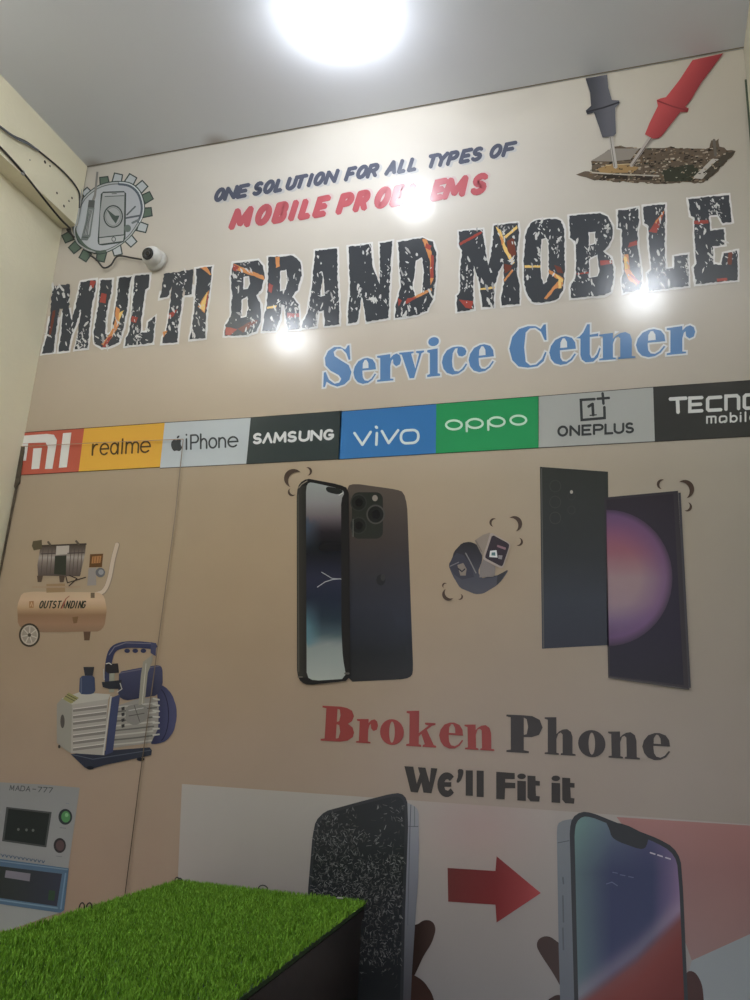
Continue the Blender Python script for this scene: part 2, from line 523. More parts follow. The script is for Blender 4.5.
def ceiling_mat():
    m, nt, b = new_mat('white_ceiling_paint')
    g = nt.nodes.new('ShaderNodeNewGeometry')
    n = nt.nodes.new('ShaderNodeTexNoise'); n.inputs['Scale'].default_value = 3; n.inputs['Detail'].default_value = 6
    nt.links.new(g.outputs['Position'], n.inputs['Vector'])
    base = nt.nodes.new('ShaderNodeMix'); base.data_type = 'RGBA'
    base.inputs[6].default_value = (*L3((224, 228, 236)), 1); base.inputs[7].default_value = (*L3((216, 219, 226)), 1)
    nt.links.new(n.outputs['Fac'], base.inputs[0])
    prev = base.outputs[2]
    # damp stains along the joint with the mural
    for (px, py, rad, k) in ((218, 141, .055, .55), (94, 172, .05, .5), (150, 158, .05, .15)):
        p = on_wall(px, py); 
        d = nt.nodes.new('ShaderNodeVectorMath'); d.operation = 'DISTANCE'
        d.inputs[1].default_value = (p.x, WY, CEIL)
        nt.links.new(g.outputs['Position'], d.inputs[0])
        mr = nt.nodes.new('ShaderNodeMapRange'); mr.interpolation_type = 'SMOOTHSTEP'
        mr.inputs[1].default_value = 0; mr.inputs[2].default_value = rad; mr.inputs[3].default_value = k; mr.inputs[4].default_value = 0
        nt.links.new(d.outputs['Value'], mr.inputs[0])
        mx = nt.nodes.new('ShaderNodeMix'); mx.data_type = 'RGBA'
        mx.inputs[7].default_value = (*L3((120, 96, 70)), 1)
        nt.links.new(mr.outputs[0], mx.inputs[0]); nt.links.new(prev, mx.inputs[6])
        prev = mx.outputs[2]
    nt.links.new(prev, b.inputs['Base Color'])
    b.inputs['Roughness'].default_value = .6
    return m

def struct(name, bm, mat, parent=None):
    o = mesh_obj(name, bm, mat, parent)
    if not parent: tag(o, kind='structure')
    return o

YB = -1.6
bm = bmesh.new(); add_box(bm, (XL - .1, WY + .004, 0), (XR + .1, WY + .1, CEIL)); struct('wall_back', bm, M_backing)
bm = bmesh.new(); add_box(bm, (XL - .1, YB, 0), (XL, WY + .004, CEIL)); wall_left = struct('wall_left', bm, M_cream)
bm = bmesh.new(); add_box(bm, (XR, YB, 0), (XR + .1, WY + .004, CEIL)); struct('wall_right', bm, M_right)
bm = bmesh.new(); add_box(bm, (XL - .1, YB, CEIL), (XR + .1, WY + .1, CEIL + .08)); struct('ceiling', bm, ceiling_mat())
bm = bmesh.new(); add_box(bm, (XL - .1, YB, -.05), (XR + .1, WY + .1, 0)); struct('floor', bm, M_floor)
# shallow beam along the top of the left wall
bm = bmesh.new(); add_box(bm, (XL, YB, ZB), (XB, WY - .0035, CEIL)); beam = struct('trim_1', bm, M_cream)
M_hole = noise_mat('old_nail_hole', (70, 62, 46), .9)
for px, py, r in ((57, 193, .0035), (64, 206, .004), (69, 201, .003), (45, 162, .0045), (72, 198, .0035), (50, 166, .003), (30, 160, .002)):
    bm = bmesh.new(); add_lathe(bm, [(0, .0004), (r * .7, .0004), (r, 0)], on_x(px, py, XB), (1, 0, 0), 10)
    mesh_obj('nail_hole', bm, M_hole, beam)
# ceiling joint strip coloured as mural edge shadow; dark joint in the right corner
M_joint_shadow = noise_mat('joint_shadow', (140, 130, 114), .9)
bm = bmesh.new(); add_box(bm, (XB, WY - .006, CEIL - .0012), (XR, WY - .0034, CEIL)); struct('trim_shadow', bm, M_joint_shadow)
M_gap2 = noise_mat('greenish_joint', (74, 84, 66), .9)
bm = bmesh.new(); add_box(bm, (XR - .004, WY - .006, .0), (XR, WY - .0034, CEIL - .09)); struct('trim_3', bm, M_gap2)
# chipped plaster low on the left wall corner
M_chip = noise_mat('broken_plaster', (104, 92, 74), .95, .3, 60, .8, 120)
def corner_patch(pts, name, off):
    bm = bmesh.new()
    vs = [bm.verts.new(on_wall(x, y, off)) for x, y in pts]
    f = bm.faces.new(vs)
    if f.normal.y > 0: f.normal_flip()
    ex = bmesh.ops.extrude_face_region(bm, geom=[f])
    bmesh.ops.translate(bm, verts=[v for v in ex['geom'] if isinstance(v, bmesh.types.BMVert)], vec=(0, -.0025, 0))
    bmesh.ops.recalc_face_normals(bm, faces=bm.faces)
    return mesh_obj(name, bm, M_chip, wall_left)
corner_patch(rough([(25.5, 447), (21, 448), (19.5, 462), (17, 472), (13.5, 482), (16, 489), (20.5, 484), (22.5, 468)], 3, .3), 'chipped_plaster', .002)
corner_patch([(18.6, 486), (16.8, 486), (-8.5, 618), (-7.4, 618)], 'wall_crack', .002)

# ------------------------------------------------------------------ the mural
mural = empty('wall_mural', ((XL + XR) / 2, WY, 0))
tag(mural, 'glossy printed mural covering the back wall with phone repair pictures and lettering', 'mural')

# plain sheet with a soft gradient from greyish white to peach
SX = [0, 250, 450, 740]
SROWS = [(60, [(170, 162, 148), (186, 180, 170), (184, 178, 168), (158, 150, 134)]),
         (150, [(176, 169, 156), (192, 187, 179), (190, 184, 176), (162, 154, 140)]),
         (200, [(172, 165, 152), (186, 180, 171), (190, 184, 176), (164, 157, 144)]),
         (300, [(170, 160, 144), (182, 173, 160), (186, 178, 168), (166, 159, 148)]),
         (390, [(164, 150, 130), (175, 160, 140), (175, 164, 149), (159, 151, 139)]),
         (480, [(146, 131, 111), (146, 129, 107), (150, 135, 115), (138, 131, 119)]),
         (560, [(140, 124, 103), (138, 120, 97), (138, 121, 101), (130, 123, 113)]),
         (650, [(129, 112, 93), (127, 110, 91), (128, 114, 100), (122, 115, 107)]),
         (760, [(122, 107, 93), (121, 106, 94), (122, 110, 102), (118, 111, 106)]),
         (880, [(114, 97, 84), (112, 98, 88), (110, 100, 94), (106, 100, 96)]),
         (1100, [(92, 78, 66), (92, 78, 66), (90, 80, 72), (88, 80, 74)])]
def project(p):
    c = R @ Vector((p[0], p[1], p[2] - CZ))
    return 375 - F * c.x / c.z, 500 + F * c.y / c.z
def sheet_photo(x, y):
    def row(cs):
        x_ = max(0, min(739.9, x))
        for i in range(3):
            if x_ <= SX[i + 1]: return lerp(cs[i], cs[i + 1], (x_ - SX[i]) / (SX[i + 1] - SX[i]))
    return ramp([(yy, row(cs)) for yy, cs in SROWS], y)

class Sheet(Print):
    pass
sh = Print(0)
nu, nv = 24, 40
pts = []
for j in range(nv + 1):
    for i in range(nu + 1):
        u, v = i / nu, j / nv
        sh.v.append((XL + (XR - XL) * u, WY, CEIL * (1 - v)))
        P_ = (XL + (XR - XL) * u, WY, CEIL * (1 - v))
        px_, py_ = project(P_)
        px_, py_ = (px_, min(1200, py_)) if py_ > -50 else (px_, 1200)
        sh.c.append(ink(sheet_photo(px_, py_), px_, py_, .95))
for j in range(nv):
    for i in range(nu):
        k = j * (nu + 1) + i
        sh.f.append((k, k + 1, k + nu + 2, k + nu + 1))
# thin edge so the sheet has thickness
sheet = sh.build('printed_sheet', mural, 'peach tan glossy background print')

# seams between the pasted sheets
sm = Print(24)
dk = (88, 72, 58)
def fade_dk(x, y): return ramp([(440, (128, 112, 98)), (650, (98, 82, 66)), (900, (48, 40, 34))], y)
sm.stroke([(184.5, 440), (176, 520), (160, 640), (141, 780), (126.5, 895), (118, 960)], .9, fade_dk, cap=False)
sm.stroke([(20, 447.5), (100, 443.5), (184.5, 440)], .7, (150, 112, 84), cap=False)
sm.build('sheet_seam', sheet, 'thin dark seam line')

# --- gear emblem
A = crop(55, 160, .17333)
g = Print(2)
DG = (66, 76, 72); GW = (166, 172, 174); GG = (88, 108, 92)
teeth = [(285, 122, GG), (362, 104, GW), (440, 112, GW), (503, 152, GW), (536, 215, GG), (535, 302, GG), (508, 390, GW), (440, 470, GW),
         (360, 526, GW), (266, 562, GG), (172, 556, GG), (112, 508, GG), (72, 448, GG), (185, 192, GW), (128, 250, GG)]
cx, cy = 312, 332
def tooth(x, y, h, w):
    dx, dy = x - cx, y - cy; l = math.hypot(dx, dy); dx /= l; dy /= l
    return [(x - dx * h * 1.3 - dy * w * 1.15, y - dy * h * 1.3 + dx * w * 1.15), (x + dx * h - dy * w, y + dy * h + dx * w), (x + dx * h + dy * w, y + dy * h - dx * w), (x - dx * h * 1.3 + dy * w * 1.15, y - dy * h * 1.3 - dx * w * 1.15)]
GD = [(375, 128), (440, 140), (490, 185), (514, 260), (508, 320), (480, 378), (430, 446), (350, 507), (260, 540), (180, 514), (122, 444), (107, 385), (122, 310), (165, 222), (240, 158), (310, 133)]
GDS = [(v.x, v.y) for v in catmull([(x, y, 0) for x, y in GD[-3:] + GD + GD[:3]], 3)][9:9 + 48]
def cell(k, i): return (cx + (GDS[i % 48][0] - cx) * k, cy + (GDS[i % 48][1] - cy) * k)
for x, y, c in teeth:
    if x > 100 or y > 430:
        g.poly(A(tooth(x, y, 27, 27)), DG)
        g.poly(A(tooth(x, y, 20, 20)), c)
g.poly(A([cell(1.03, i) for i in range(48)]), DG)
g.poly(A([cell(1.0, i) for i in range(48)]), (156, 160, 158))
g.poly(A([cell(.955, i) for i in range(48)]), (92, 98, 96))
g.poly(A([cell(.93, i) for i in range(48)]), lambda x, y: lerp((168, 172, 174), (160, 163, 170), (x - 75) / 70), sub=2)
g.stroke(A([cell(.95, i) for i in range(0, 15)]), 3.2, (84, 94, 104))
g.stroke(A([cell(.985, i) for i in range(0, 15)]), 1.3, (182, 188, 190))
g.stroke(A([cell(.965, i) for i in range(23, 34)]), 3.0, (84, 100, 88))
# phone
g.poly(A(smooth([(266, 184), (412, 180), (408, 455), (395, 478), (262, 496), (246, 480)], 1)), DG)
g.poly(A([(276, 192), (402, 188), (398, 430), (256, 446), (262, 300)]), (150, 153, 152))
g.poly(A([(256, 452), (400, 436), (394, 468), (258, 486)]), (162, 164, 163))
g.poly(A([(278, 192), (402, 188), (402, 204), (278, 210)]), (160, 162, 162))
g.stroke(A([(290, 212), (398, 207)]), .7, DG); g.stroke(A([(330, 196), (356, 195)]), .7, DG)
g.stroke(A(ell(340, 458, 11, 13, 12)), .7, DG, closed=True)
g.stroke(A(ell(337, 327, 53, 62, 28)), 1.3, DG, closed=True)
g.stroke(A(ell(337, 327, 43, 52, 28)), .5, (110, 116, 112), closed=True)
g.poly(A([(295, 280), (348, 322), (374, 322), (352, 368), (330, 340)]), (70, 84, 78))
# screwdriver
g.poly(A([(240, 68), (252, 70), (238, 210), (228, 236), (212, 236), (226, 200)]), (124, 122, 116))
g.poly(A([(196, 232), (232, 234), (228, 276), (190, 274)]), (82, 86, 84))
g.poly(A([(190, 274), (230, 276), (206, 440), (188, 466), (150, 464), (158, 430), (176, 360)]), (104, 112, 108))
g.poly(A([(197, 286), (220, 288), (198, 432), (166, 434), (186, 360)]), (150, 153, 152))
for dx in (0, 9, 18):
    g.stroke(A([(200 + dx * .8, 290), (186 + dx * .6, 360), (170 + dx, 432)]), .6, DG)
g.stroke(A([(158, 446), (190, 448)]), .8, DG)
# tools at the right of the phone
g.stroke(A([(416, 318), (464, 270)]), 1.6, (92, 98, 100)); g.stroke(A([(412, 336), (490, 322)]), 1.9, (88, 94, 100))
g.stroke(A([(448, 364), (486, 346)]), 2.2, (104, 110, 112)); g.poly(A(ell(420, 396, 20, 22, 14)), (96, 108, 102))
g.build('gear_emblem', mural, 'grey and green gear emblem with a phone and screwdriver inside')

# --- two line tagline
J = crop(200, 130, .22667); Kc = crop(360, 120, .22667)
dkb = (78, 82, 100); shd = (172, 170, 170)
rd = (186, 76, 84); rsh = (192, 168, 166)
sJ = dict(base=(62, 318), slope=-.16, h=58, sl=16)
sK = dict(base=(30, 257), slope=-.158, h=60, sl=16)
mJ = dict(base=(135, 437), slope=-.142, h=86, sl=22)
mK = dict(base=(20, 397), slope=-.14, h=88, sl=22)
ORD = ['first', 'second', 'third', 'fourth', 'fifth', 'sixth']
DARK = [('ONE', [(J, sJ, 'ONE', [(60, 100), (104, 154), (160, 204)])]),
        ('SOLUTION', [(J, sJ, 'SOLUTION', [(230, 268), (276, 318), (326, 360), (376, 418), (414, 460), (470, 488), (498, 540), (548, 598)])]),
        ('FOR', [(J, sJ, 'FO', [(638, 676), (686, 730)]), (Kc, sK, 'R', [(28, 72)])]),
        ('ALL', [(Kc, sK, 'ALL', [(110, 156), (166, 198), (210, 246)])]),
        ('TYPES', [(Kc, sK, 'TYPES', [(290, 334), (330, 376), (382, 424), (438, 482), (488, 532)])]),
        ('OF', [(Kc, sK, 'OF', [(568, 616), (626, 676)])])]
REDW = [('MOBILE', [(J, mJ, 'MOBILE', [(131, 216), (240, 300), (320, 372), (386, 418), (436, 482), (500, 552)])]),
        ('PROBLEMS', [(J, mJ, 'PR', [(603, 660), (678, 732)]), (Kc, mK, 'OBLEMS', [(60, 120), (134, 188), (204, 250), (312, 364), (366, 458), (486, 548)])])]
for words, offs, lab in ((DARK, ((2.6, 1.2, shd, 4.0), (1.4, .7, shd, 4.0), (0, 0, dkb, 4.0)), 'dark slate word of the upper slanted line'),
                         (REDW, ((2.6, -1.4, rsh, 6.0), (0, 0, rd, 6.3)), 'red word of the lower slanted line')):
    for k_, (nm, runs) in enumerate(words):
        t = Print(2)
        for ox, oy, c_, w_ in offs:
            for K_, kw, ww, cl in runs:
                line_word(t, K_, ww, cl, w=w_, col=c_, off=(ox, oy), pad=w_ / K_.s * .3, **kw)
        t.build('tagline_word', mural, ORD[k_] + ' ' + lab)

# --- probes on a circuit board
Y = crop(570, 50, .24)
pic = Print(2)
board = [(28, 520), (60, 505), (90, 510), (88, 462), (200, 398), (240, 405), (330, 412), (420, 405), (520, 415), (580, 410), (590, 380), (620, 370), (624, 405), (690, 425), (650, 470), (560, 555), (470, 552), (380, 558), (180, 548), (90, 540), (66, 528)]
rb = Y(rough(board, 14, 4))
pic.poly(rb, (96, 80, 64))
rs = random.Random(3)
pal = [(64, 54, 44), (120, 100, 78), (150, 132, 110), (84, 66, 48), (52, 48, 40), (160, 142, 118), (110, 84, 56), (72, 72, 58), (140, 118, 92), (50, 44, 38)]
pbx = Y(board)
b0_ = pic.off + .00002
n = 0
while n < 330:
    p = Y((rs.uniform(60, 680), rs.uniform(398, 556)))[0]
    if not inside(p, pbx): continue
    w, h = rs.uniform(1, 4.5), rs.uniform(.6, 1.8)
    sk = rs.uniform(-.4, .5)
    pic.off = b0_ + (n % 60) * .000012
    pic.poly([(p[0] - w / 2 + sk, p[1] - h / 2), (p[0] + w / 2 + sk, p[1] - h / 2 - .2), (p[0] + w / 2 - sk, p[1] + h / 2), (p[0] - w / 2 - sk, p[1] + h / 2 + .2)], rs.choice(pal))
    n += 1
pic.off = b0_ + .0008
pic.poly(Y([(88, 464), (172, 412), (288, 412), (252, 458), (170, 466)]), (132, 122, 110))
pic.poly(Y([(110, 498), (180, 474), (290, 490), (262, 512), (130, 514)]), (156, 118, 66))
pic.stroke(Y([(92, 512), (200, 520), (370, 526)]), 1.4, (168, 156, 138)); pic.stroke(Y([(150, 482), (260, 476)]), .8, (190, 160, 110))
pic.poly(Y([(130, 518), (240, 524), (240, 540), (140, 536)]), (58, 50, 42)); pic.poly(Y([(270, 524), (345, 528), (342, 545), (272, 542)]), (60, 50, 44))
pic.poly(Y([(385, 500), (510, 478), (540, 500), (505, 548), (395, 550)]), (58, 60, 46))
pic.poly(Y([(510, 535), (592, 455), (640, 458), (550, 540)]), (168, 158, 144)); pic.poly(Y([(560, 510), (612, 462), (640, 462), (580, 518)]), (70, 64, 52))
pic.poly(Y([(640, 432), (688, 426), (572, 545), (555, 535)]), (74, 66, 54)); pic.stroke(Y([(600, 378), (606, 440)]), 3, (98, 90, 78))
pic.off += .0001
b0_ = pic.off
for n in range(260):
    p = Y((rs.uniform(100, 660), rs.uniform(415, 552)))[0]
    if not inside(p, pbx) or inside(p, Y([(88, 464), (172, 412), (288, 412), (252, 458), (170, 466)])): continue
    w, h = rs.uniform(.6, 2.6), rs.uniform(.4, 1.3); sk = rs.uniform(-.4, .6)
    pic.off = b0_ + (n % 60) * .000012
    pic.poly([(p[0] - w / 2 + sk, p[1] - h / 2), (p[0] + w / 2 + sk, p[1] - h / 2 - .2), (p[0] + w / 2 - sk, p[1] + h / 2), (p[0] - w / 2 - sk, p[1] + h / 2 + .2)], rs.choice(pal + [(168, 150, 122), (178, 164, 140)]))
pp = pic.build('circuit_board_picture', mural, 'brown phone circuit board picture under two probe tips')
pic = Print(12)
pic.stroke(Y([(170, 366), (190, 490)]), 4.0, (164, 156, 146)); pic.stroke(Y([(168, 366), (186, 490)]), .8, (112, 104, 96))
pic.poly(Y([(65, 122), (155, 106), (160, 160), (175, 212), (205, 214), (207, 226), (188, 245), (192, 352), (182, 362), (136, 369), (120, 320), (100, 264), (72, 272), (66, 256), (88, 236), (84, 180)]), lambda x, y: lerp((66, 66, 72), (90, 90, 98), max(0, min(1, (x - 590) / 18))), sub=2)
pic.stroke(Y([(70, 262), (140, 244), (204, 222)]), 1.6, (52, 52, 56))
pic.build('probe_picture', mural, 'black probe with thin grey needle')
pic = Print(12)
pic.stroke(Y([(336, 368), (256, 484)]), 3.6, (158, 146, 136)); pic.stroke(Y([(341, 368), (261, 484)]), .8, (96, 84, 76))
pic.poly(Y([(510, 46), (638, 18), (592, 80), (545, 142), (502, 215), (480, 240), (495, 248), (490, 263), (460, 262), (382, 362), (368, 372), (345, 373), (312, 355), (330, 310), (366, 237), (361, 212), (375, 206), (400, 200), (455, 130)]),
         lambda x, y: lerp((186, 62, 62), (138, 44, 48), max(0, min(1, ((x - 645) + .62 * (y - 139)) / 30 + .1))), sub=3)
pic.stroke(Y([(366, 216), (430, 240), (490, 256)]), 1.5, (130, 44, 46))
pic.build('probe_picture', mural, 'red probe with thin grey needle')

# --- heading in torn black letters
B_ = crop(30, 250, .25333); C_ = crop(220, 220, .29333); D_ = crop(440, 180, .21333); E_ = crop(590, 180, .21333)
HEAD = [
 ('MULTI', B_, [
  ([(90, 142), (160, 135), (156, 240), (166, 280), (180, 230), (202, 127), (262, 118), (258, 165), (246, 215), (228, 388), (178, 394), (205, 232), (166, 340), (154, 398), (113, 402), (127, 310), (130, 232), (119, 232), (102, 330), (95, 404), (48, 410), (70, 330), (82, 250), (85, 205)], []),
  ([(280, 120), (325, 117), (322, 170), (312, 200), (300, 270), (298, 330), (310, 337), (325, 325), (330, 280), (345, 190), (350, 112), (402, 106), (390, 160), (385, 230), (370, 310), (352, 365), (320, 382), (285, 387), (258, 370), (252, 330), (262, 270), (272, 215), (276, 165)], []),
  ([(415, 102), (473, 97), (468, 150), (455, 160), (440, 280), (436, 330), (462, 325), (468, 285), (496, 262), (485, 368), (376, 380), (380, 350), (392, 330), (402, 260), (410, 160)], []),
  ([(530, 95), (645, 78), (645, 100), (640, 178), (612, 180), (608, 132), (600, 220), (588, 290), (582, 365), (522, 370), (525, 345), (538, 330), (548, 270), (562, 146), (545, 185), (513, 192), (522, 150)], []),
  ([(655, 75), (720, 66), (716, 100), (708, 180), (698, 240), (692, 348), (632, 355), (640, 310), (648, 250), (655, 170), (658, 110)], [])]),
 ('BRAND', C_, [
  ([(46, 148), (130, 138), (148, 158), (153, 200), (142, 240), (125, 258), (140, 290), (140, 340), (125, 380), (95, 393), (16, 395), (20, 360), (38, 330), (42, 260), (38, 200), (42, 170)], [[(82, 195), (100, 192), (103, 220), (95, 235), (80, 238)], [(75, 270), (95, 262), (98, 300), (90, 330), (72, 335)]]),
  ([(165, 128), (250, 122), (275, 145), (280, 190), (265, 240), (245, 262), (268, 290), (272, 372), (230, 375), (222, 292), (210, 287), (205, 340), (190, 378), (145, 380), (150, 340), (160, 290), (165, 200)], [[(205, 175), (228, 170), (232, 205), (225, 240), (205, 243)]]),
  ([(325, 106), (400, 98), (402, 200), (408, 330), (406, 358), (358, 362), (355, 310), (335, 312), (328, 365), (280, 368), (284, 345), (300, 320), (315, 220)], [[(343, 262), (352, 180), (359, 260)]]),
  ([(438, 92), (515, 83), (522, 160), (545, 220), (546, 80), (588, 72), (586, 110), (580, 200), (575, 335), (500, 348), (484, 262), (468, 350), (438, 354), (436, 320), (445, 230), (440, 150)], []),
  ([(608, 75), (690, 62), (725, 75), (737, 110), (735, 200), (728, 270), (705, 310), (670, 325), (598, 335), (600, 290), (618, 230), (612, 150)], [[(668, 140), (690, 128), (695, 180), (690, 250), (668, 265), (657, 230)]])]),
 ('MOBILE', D_, [
  ([(90, 243), (200, 232), (205, 270), (225, 400), (235, 380), (245, 300), (255, 215), (365, 202), (372, 240), (362, 330), (362, 450), (375, 500), (372, 582), (290, 590), (288, 540), (300, 490), (298, 390), (275, 430), (255, 500), (252, 595), (200, 600), (185, 480), (160, 400), (155, 500), (158, 608), (80, 618), (80, 545), (95, 530), (95, 420), (105, 330), (90, 310)], []),
  (smooth([(430, 196), (490, 185), (560, 183), (582, 220), (583, 300), (585, 420), (578, 520), (550, 562), (500, 574), (440, 578), (410, 545), (394, 480), (393, 380), (402, 250)], 1), [[(478, 278), (500, 270), (510, 300), (510, 440), (500, 480), (485, 487), (472, 450), (470, 330)]]),
  ([(606, 170), (750, 157), (785, 175), (808, 215), (808, 270), (790, 310), (765, 335), (800, 365), (815, 410), (812, 470), (800, 525), (770, 543), (703, 548), (612, 555), (612, 495), (635, 460), (640, 400), (635, 290), (610, 270)], [[(696, 245), (728, 245), (730, 300), (698, 310)], [(698, 372), (738, 350), (748, 430), (740, 455), (700, 462)]]),
  ([(833, 145), (928, 132), (933, 200), (925, 240), (928, 330), (943, 430), (943, 495), (938, 515), (858, 530), (851, 465), (863, 440), (853, 320), (853, 230), (835, 225)], []),
  ([(953, 125), (1055, 114), (1056, 190), (1053, 300), (1058, 420), (1098, 415), (1096, 360), (1161, 350), (1165, 498), (978, 520), (973, 440), (993, 420), (978, 290), (978, 220), (958, 205)], []),
  ([(1163, 92), (1353, 70), (1368, 198), (1328, 205), (1303, 165), (1261, 168), (1265, 240), (1331, 232), (1335, 305), (1278, 312), (1281, 395), (1318, 400), (1328, 345), (1393, 332), (1395, 470), (1198, 490), (1188, 410), (1200, 395), (1193, 260), (1193, 180), (1175, 170)], [])]),
]
# lava coloured cracks: (word, letter) -> list of (points, width, colours) in the word's crop
OR, YE, RE, BR = (206, 124, 60), (222, 178, 84), (166, 62, 52), (118, 58, 44)
LAVA = {
 ('MULTI', 0): [([(240, 120), (262, 125), (252, 150), (236, 152)], RE), ([(92, 240), (103, 238), (86, 330), (74, 345)], BR)],
 ('MULTI', 1): [([(340, 225), (356, 235), (352, 300), (322, 350), (296, 384), (284, 372), (318, 330), (336, 285)], OR), ([(352, 250), (372, 238), (350, 290)], YE), ([(310, 345), (326, 340), (300, 385), (288, 384)], RE), ([(284, 170), (304, 175), (300, 212), (276, 208)], RE)],
 ('MULTI', 2): [([(402, 262), (428, 268), (420, 290), (400, 284)], RE)],
 ('MULTI', 3): [([(552, 250), (584, 235), (568, 262), (548, 272)], RE), ([(526, 325), (544, 320), (528, 348)], OR)],
 ('MULTI', 4): [([(672, 70), (712, 100), (718, 100), (700, 68)], OR), ([(708, 160), (684, 190), (664, 225), (690, 250), (694, 228), (684, 222), (704, 185)], OR), ([(700, 168), (680, 205), (672, 228), (690, 246)], YE), ([(700, 180), (706, 180), (698, 232), (692, 240)], RE)],
 ('BRAND', 0): [([(46, 150), (70, 160), (150, 192), (152, 206), (110, 190), (56, 172)], OR), ([(48, 152), (66, 160), (56, 176), (44, 172)], RE), ([(22, 366), (60, 372), (40, 392), (18, 394)], RE), ([(60, 372), (120, 340), (132, 345), (80, 386)], BR)],
 ('BRAND', 1): [([(190, 128), (205, 126), (204, 160), (192, 164)], OR), ([(230, 318), (270, 320), (270, 332), (232, 334)], RE), ([(160, 298), (195, 292), (192, 300), (162, 304)], YE), ([(168, 215), (182, 225), (176, 250), (166, 245)], RE)],
 ('BRAND', 4): [([(690, 66), (704, 66), (722, 110), (728, 200), (718, 225), (716, 140)], OR), ([(704, 80), (722, 90), (716, 104), (700, 96)], RE), ([(720, 118), (730, 122), (728, 200), (718, 198)], RE), ([(722, 232), (724, 242), (636, 284), (632, 278)], OR), ([(640, 268), (676, 262), (640, 286), (628, 284)], RE), ([(606, 268), (622, 276), (610, 296)], RE)],
 ('MOBILE', 0): [([(92, 296), (196, 240), (198, 252), (94, 310)], RE), ([(262, 220), (286, 236), (304, 300), (350, 390), (340, 400), (298, 330), (282, 270)], YE), ([(360, 215), (366, 226), (310, 275), (300, 268)], YE), ([(300, 470), (340, 420), (345, 428), (304, 478)], OR), ([(190, 510), (258, 500), (258, 510), (190, 518)], YE), ([(300, 395), (340, 402), (330, 425), (304, 440)], BR), ([(280, 252), (300, 290), (290, 310)], OR), ([(90, 562), (156, 570), (150, 606), (120, 600)], RE), ([(314, 290), (346, 270), (358, 350), (344, 372), (316, 330)], BR)],
 ('MOBILE', 1): [([(396, 402), (470, 402), (470, 412), (398, 414)], YE), ([(512, 420), (544, 440), (578, 462), (575, 500), (540, 512), (500, 562), (488, 556), (540, 490), (560, 472), (512, 440)], OR), ([(540, 440), (580, 470), (574, 482), (552, 466)], YE), ([(556, 470), (566, 470), (570, 510), (556, 510)], YE), ([(536, 400), (566, 410), (580, 440), (550, 436)], BR)],
 ('MOBILE', 2): [([(640, 440), (696, 432), (696, 440), (644, 446)], RE), ([(750, 380), (808, 378), (810, 394), (752, 402)], RE)],
 ('MOBILE', 3): [([(888, 296), (922, 286), (924, 306), (880, 318)], RE), ([(858, 352), (882, 350), (890, 420), (930, 480), (922, 496), (884, 470), (866, 430)], OR), ([(862, 360), (874, 360), (880, 420), (868, 420)], YE), ([(884, 440), (900, 446), (938, 478), (930, 494)], RE)],
 ('MOBILE', 4): [([(1050, 145), (1050, 158), (1016, 250), (978, 245), (1012, 190)], RE), ([(1048, 146), (1049, 156), (1012, 205), (1008, 200)], OR)],
 ('MOBILE', 5): [([(1190, 192), (1258, 190), (1258, 206), (1191, 210)], RE), ([(1298, 464), (1346, 460), (1348, 472), (1300, 478)], RE), ([(1352, 342), (1372, 340), (1366, 400), (1346, 396)], BR)],
}
LT = {'MULTI': 'MULTI', 'BRAND': 'BRAND', 'MOBILE': 'MOBILE'}
word_labels = {'MULTI': 'first word of the torn black heading', 'BRAND': 'middle word of the torn black heading', 'MOBILE': 'last word of the torn black heading'}
for word, K, letters in HEAD:
    wp = Print(3)
    for (outer, holes) in letters:
        wp.poly(rough(grow(K(outer), 1.9), 3, .35), (202, 200, 196))
        for h in holes:
            wp.poly(grow(K(h), -1.2), sheet_photo)
    wo = wp.build('heading_word', mural, word_labels[word])
    for li, (outer, holes) in enumerate(letters):
        lp = Print(6)
        po = K(outer); ph = [K(h) for h in holes]
        lp.poly(rough(po, 2.2, .55), lambda x, y: (62, 65, 70), [rough(h, 2.2, .45) for h in ph])
        lp.off += .0001
        for pts, c in LAVA.get((word, li), []):
            q = rough(K(pts), 2.0, .3)
            lp.poly(q, c)
        lp.off += .0001
        rs = random.Random(hash((len(word), li)) % 1000 + 11)
        xs = [p[0] for p in po]; ys = [p[1] for p in po]
        area = (max(xs) - min(xs)) * (max(ys) - min(ys))
        # torn flakes: clusters of pale specks and scratches
        fl0 = lp.off
        want = int(area / 50); got = 0; tries = 0
        centers = [(rs.uniform(min(xs), max(xs)), rs.uniform(min(ys), max(ys))) for _ in range(5)]
        while got < want and tries < 4000:
            tries += 1
            if rs.random() < .75:
                c0 = rs.choice(centers)
                p = (c0[0] + rs.gauss(0, 4.0), c0[1] + rs.gauss(0, 7.0))
            else:
                p = (rs.uniform(min(xs), max(xs)), rs.uniform(min(ys), max(ys)))
            if not inside(p, po) or any(inside(p, h) for h in ph): continue
            r = rs.uniform(.3, 1.3) if rs.random() < .85 else rs.uniform(1.3, 2.4)
            el = rs.uniform(1.0, 3.2); ang = rs.gauss(1.35, .5)
            ca, sa = math.cos(ang), math.sin(ang)
            q = []
            for k in range(7):
                a = 2 * PI * k / 7; rr = r * rs.uniform(.45, 1.0)
                x, y = math.cos(a) * rr * el, math.sin(a) * rr * .8
                q.append((p[0] + x * ca - y * sa, p[1] + x * sa + y * ca))
            s0 = fl0 + (got % 40) * .000006
            lp.off = s0
            lp.poly(q, (188, 186, 182) if rs.random() < .8 else (150, 148, 146))
            got += 1
        lp.build('letter', wo)

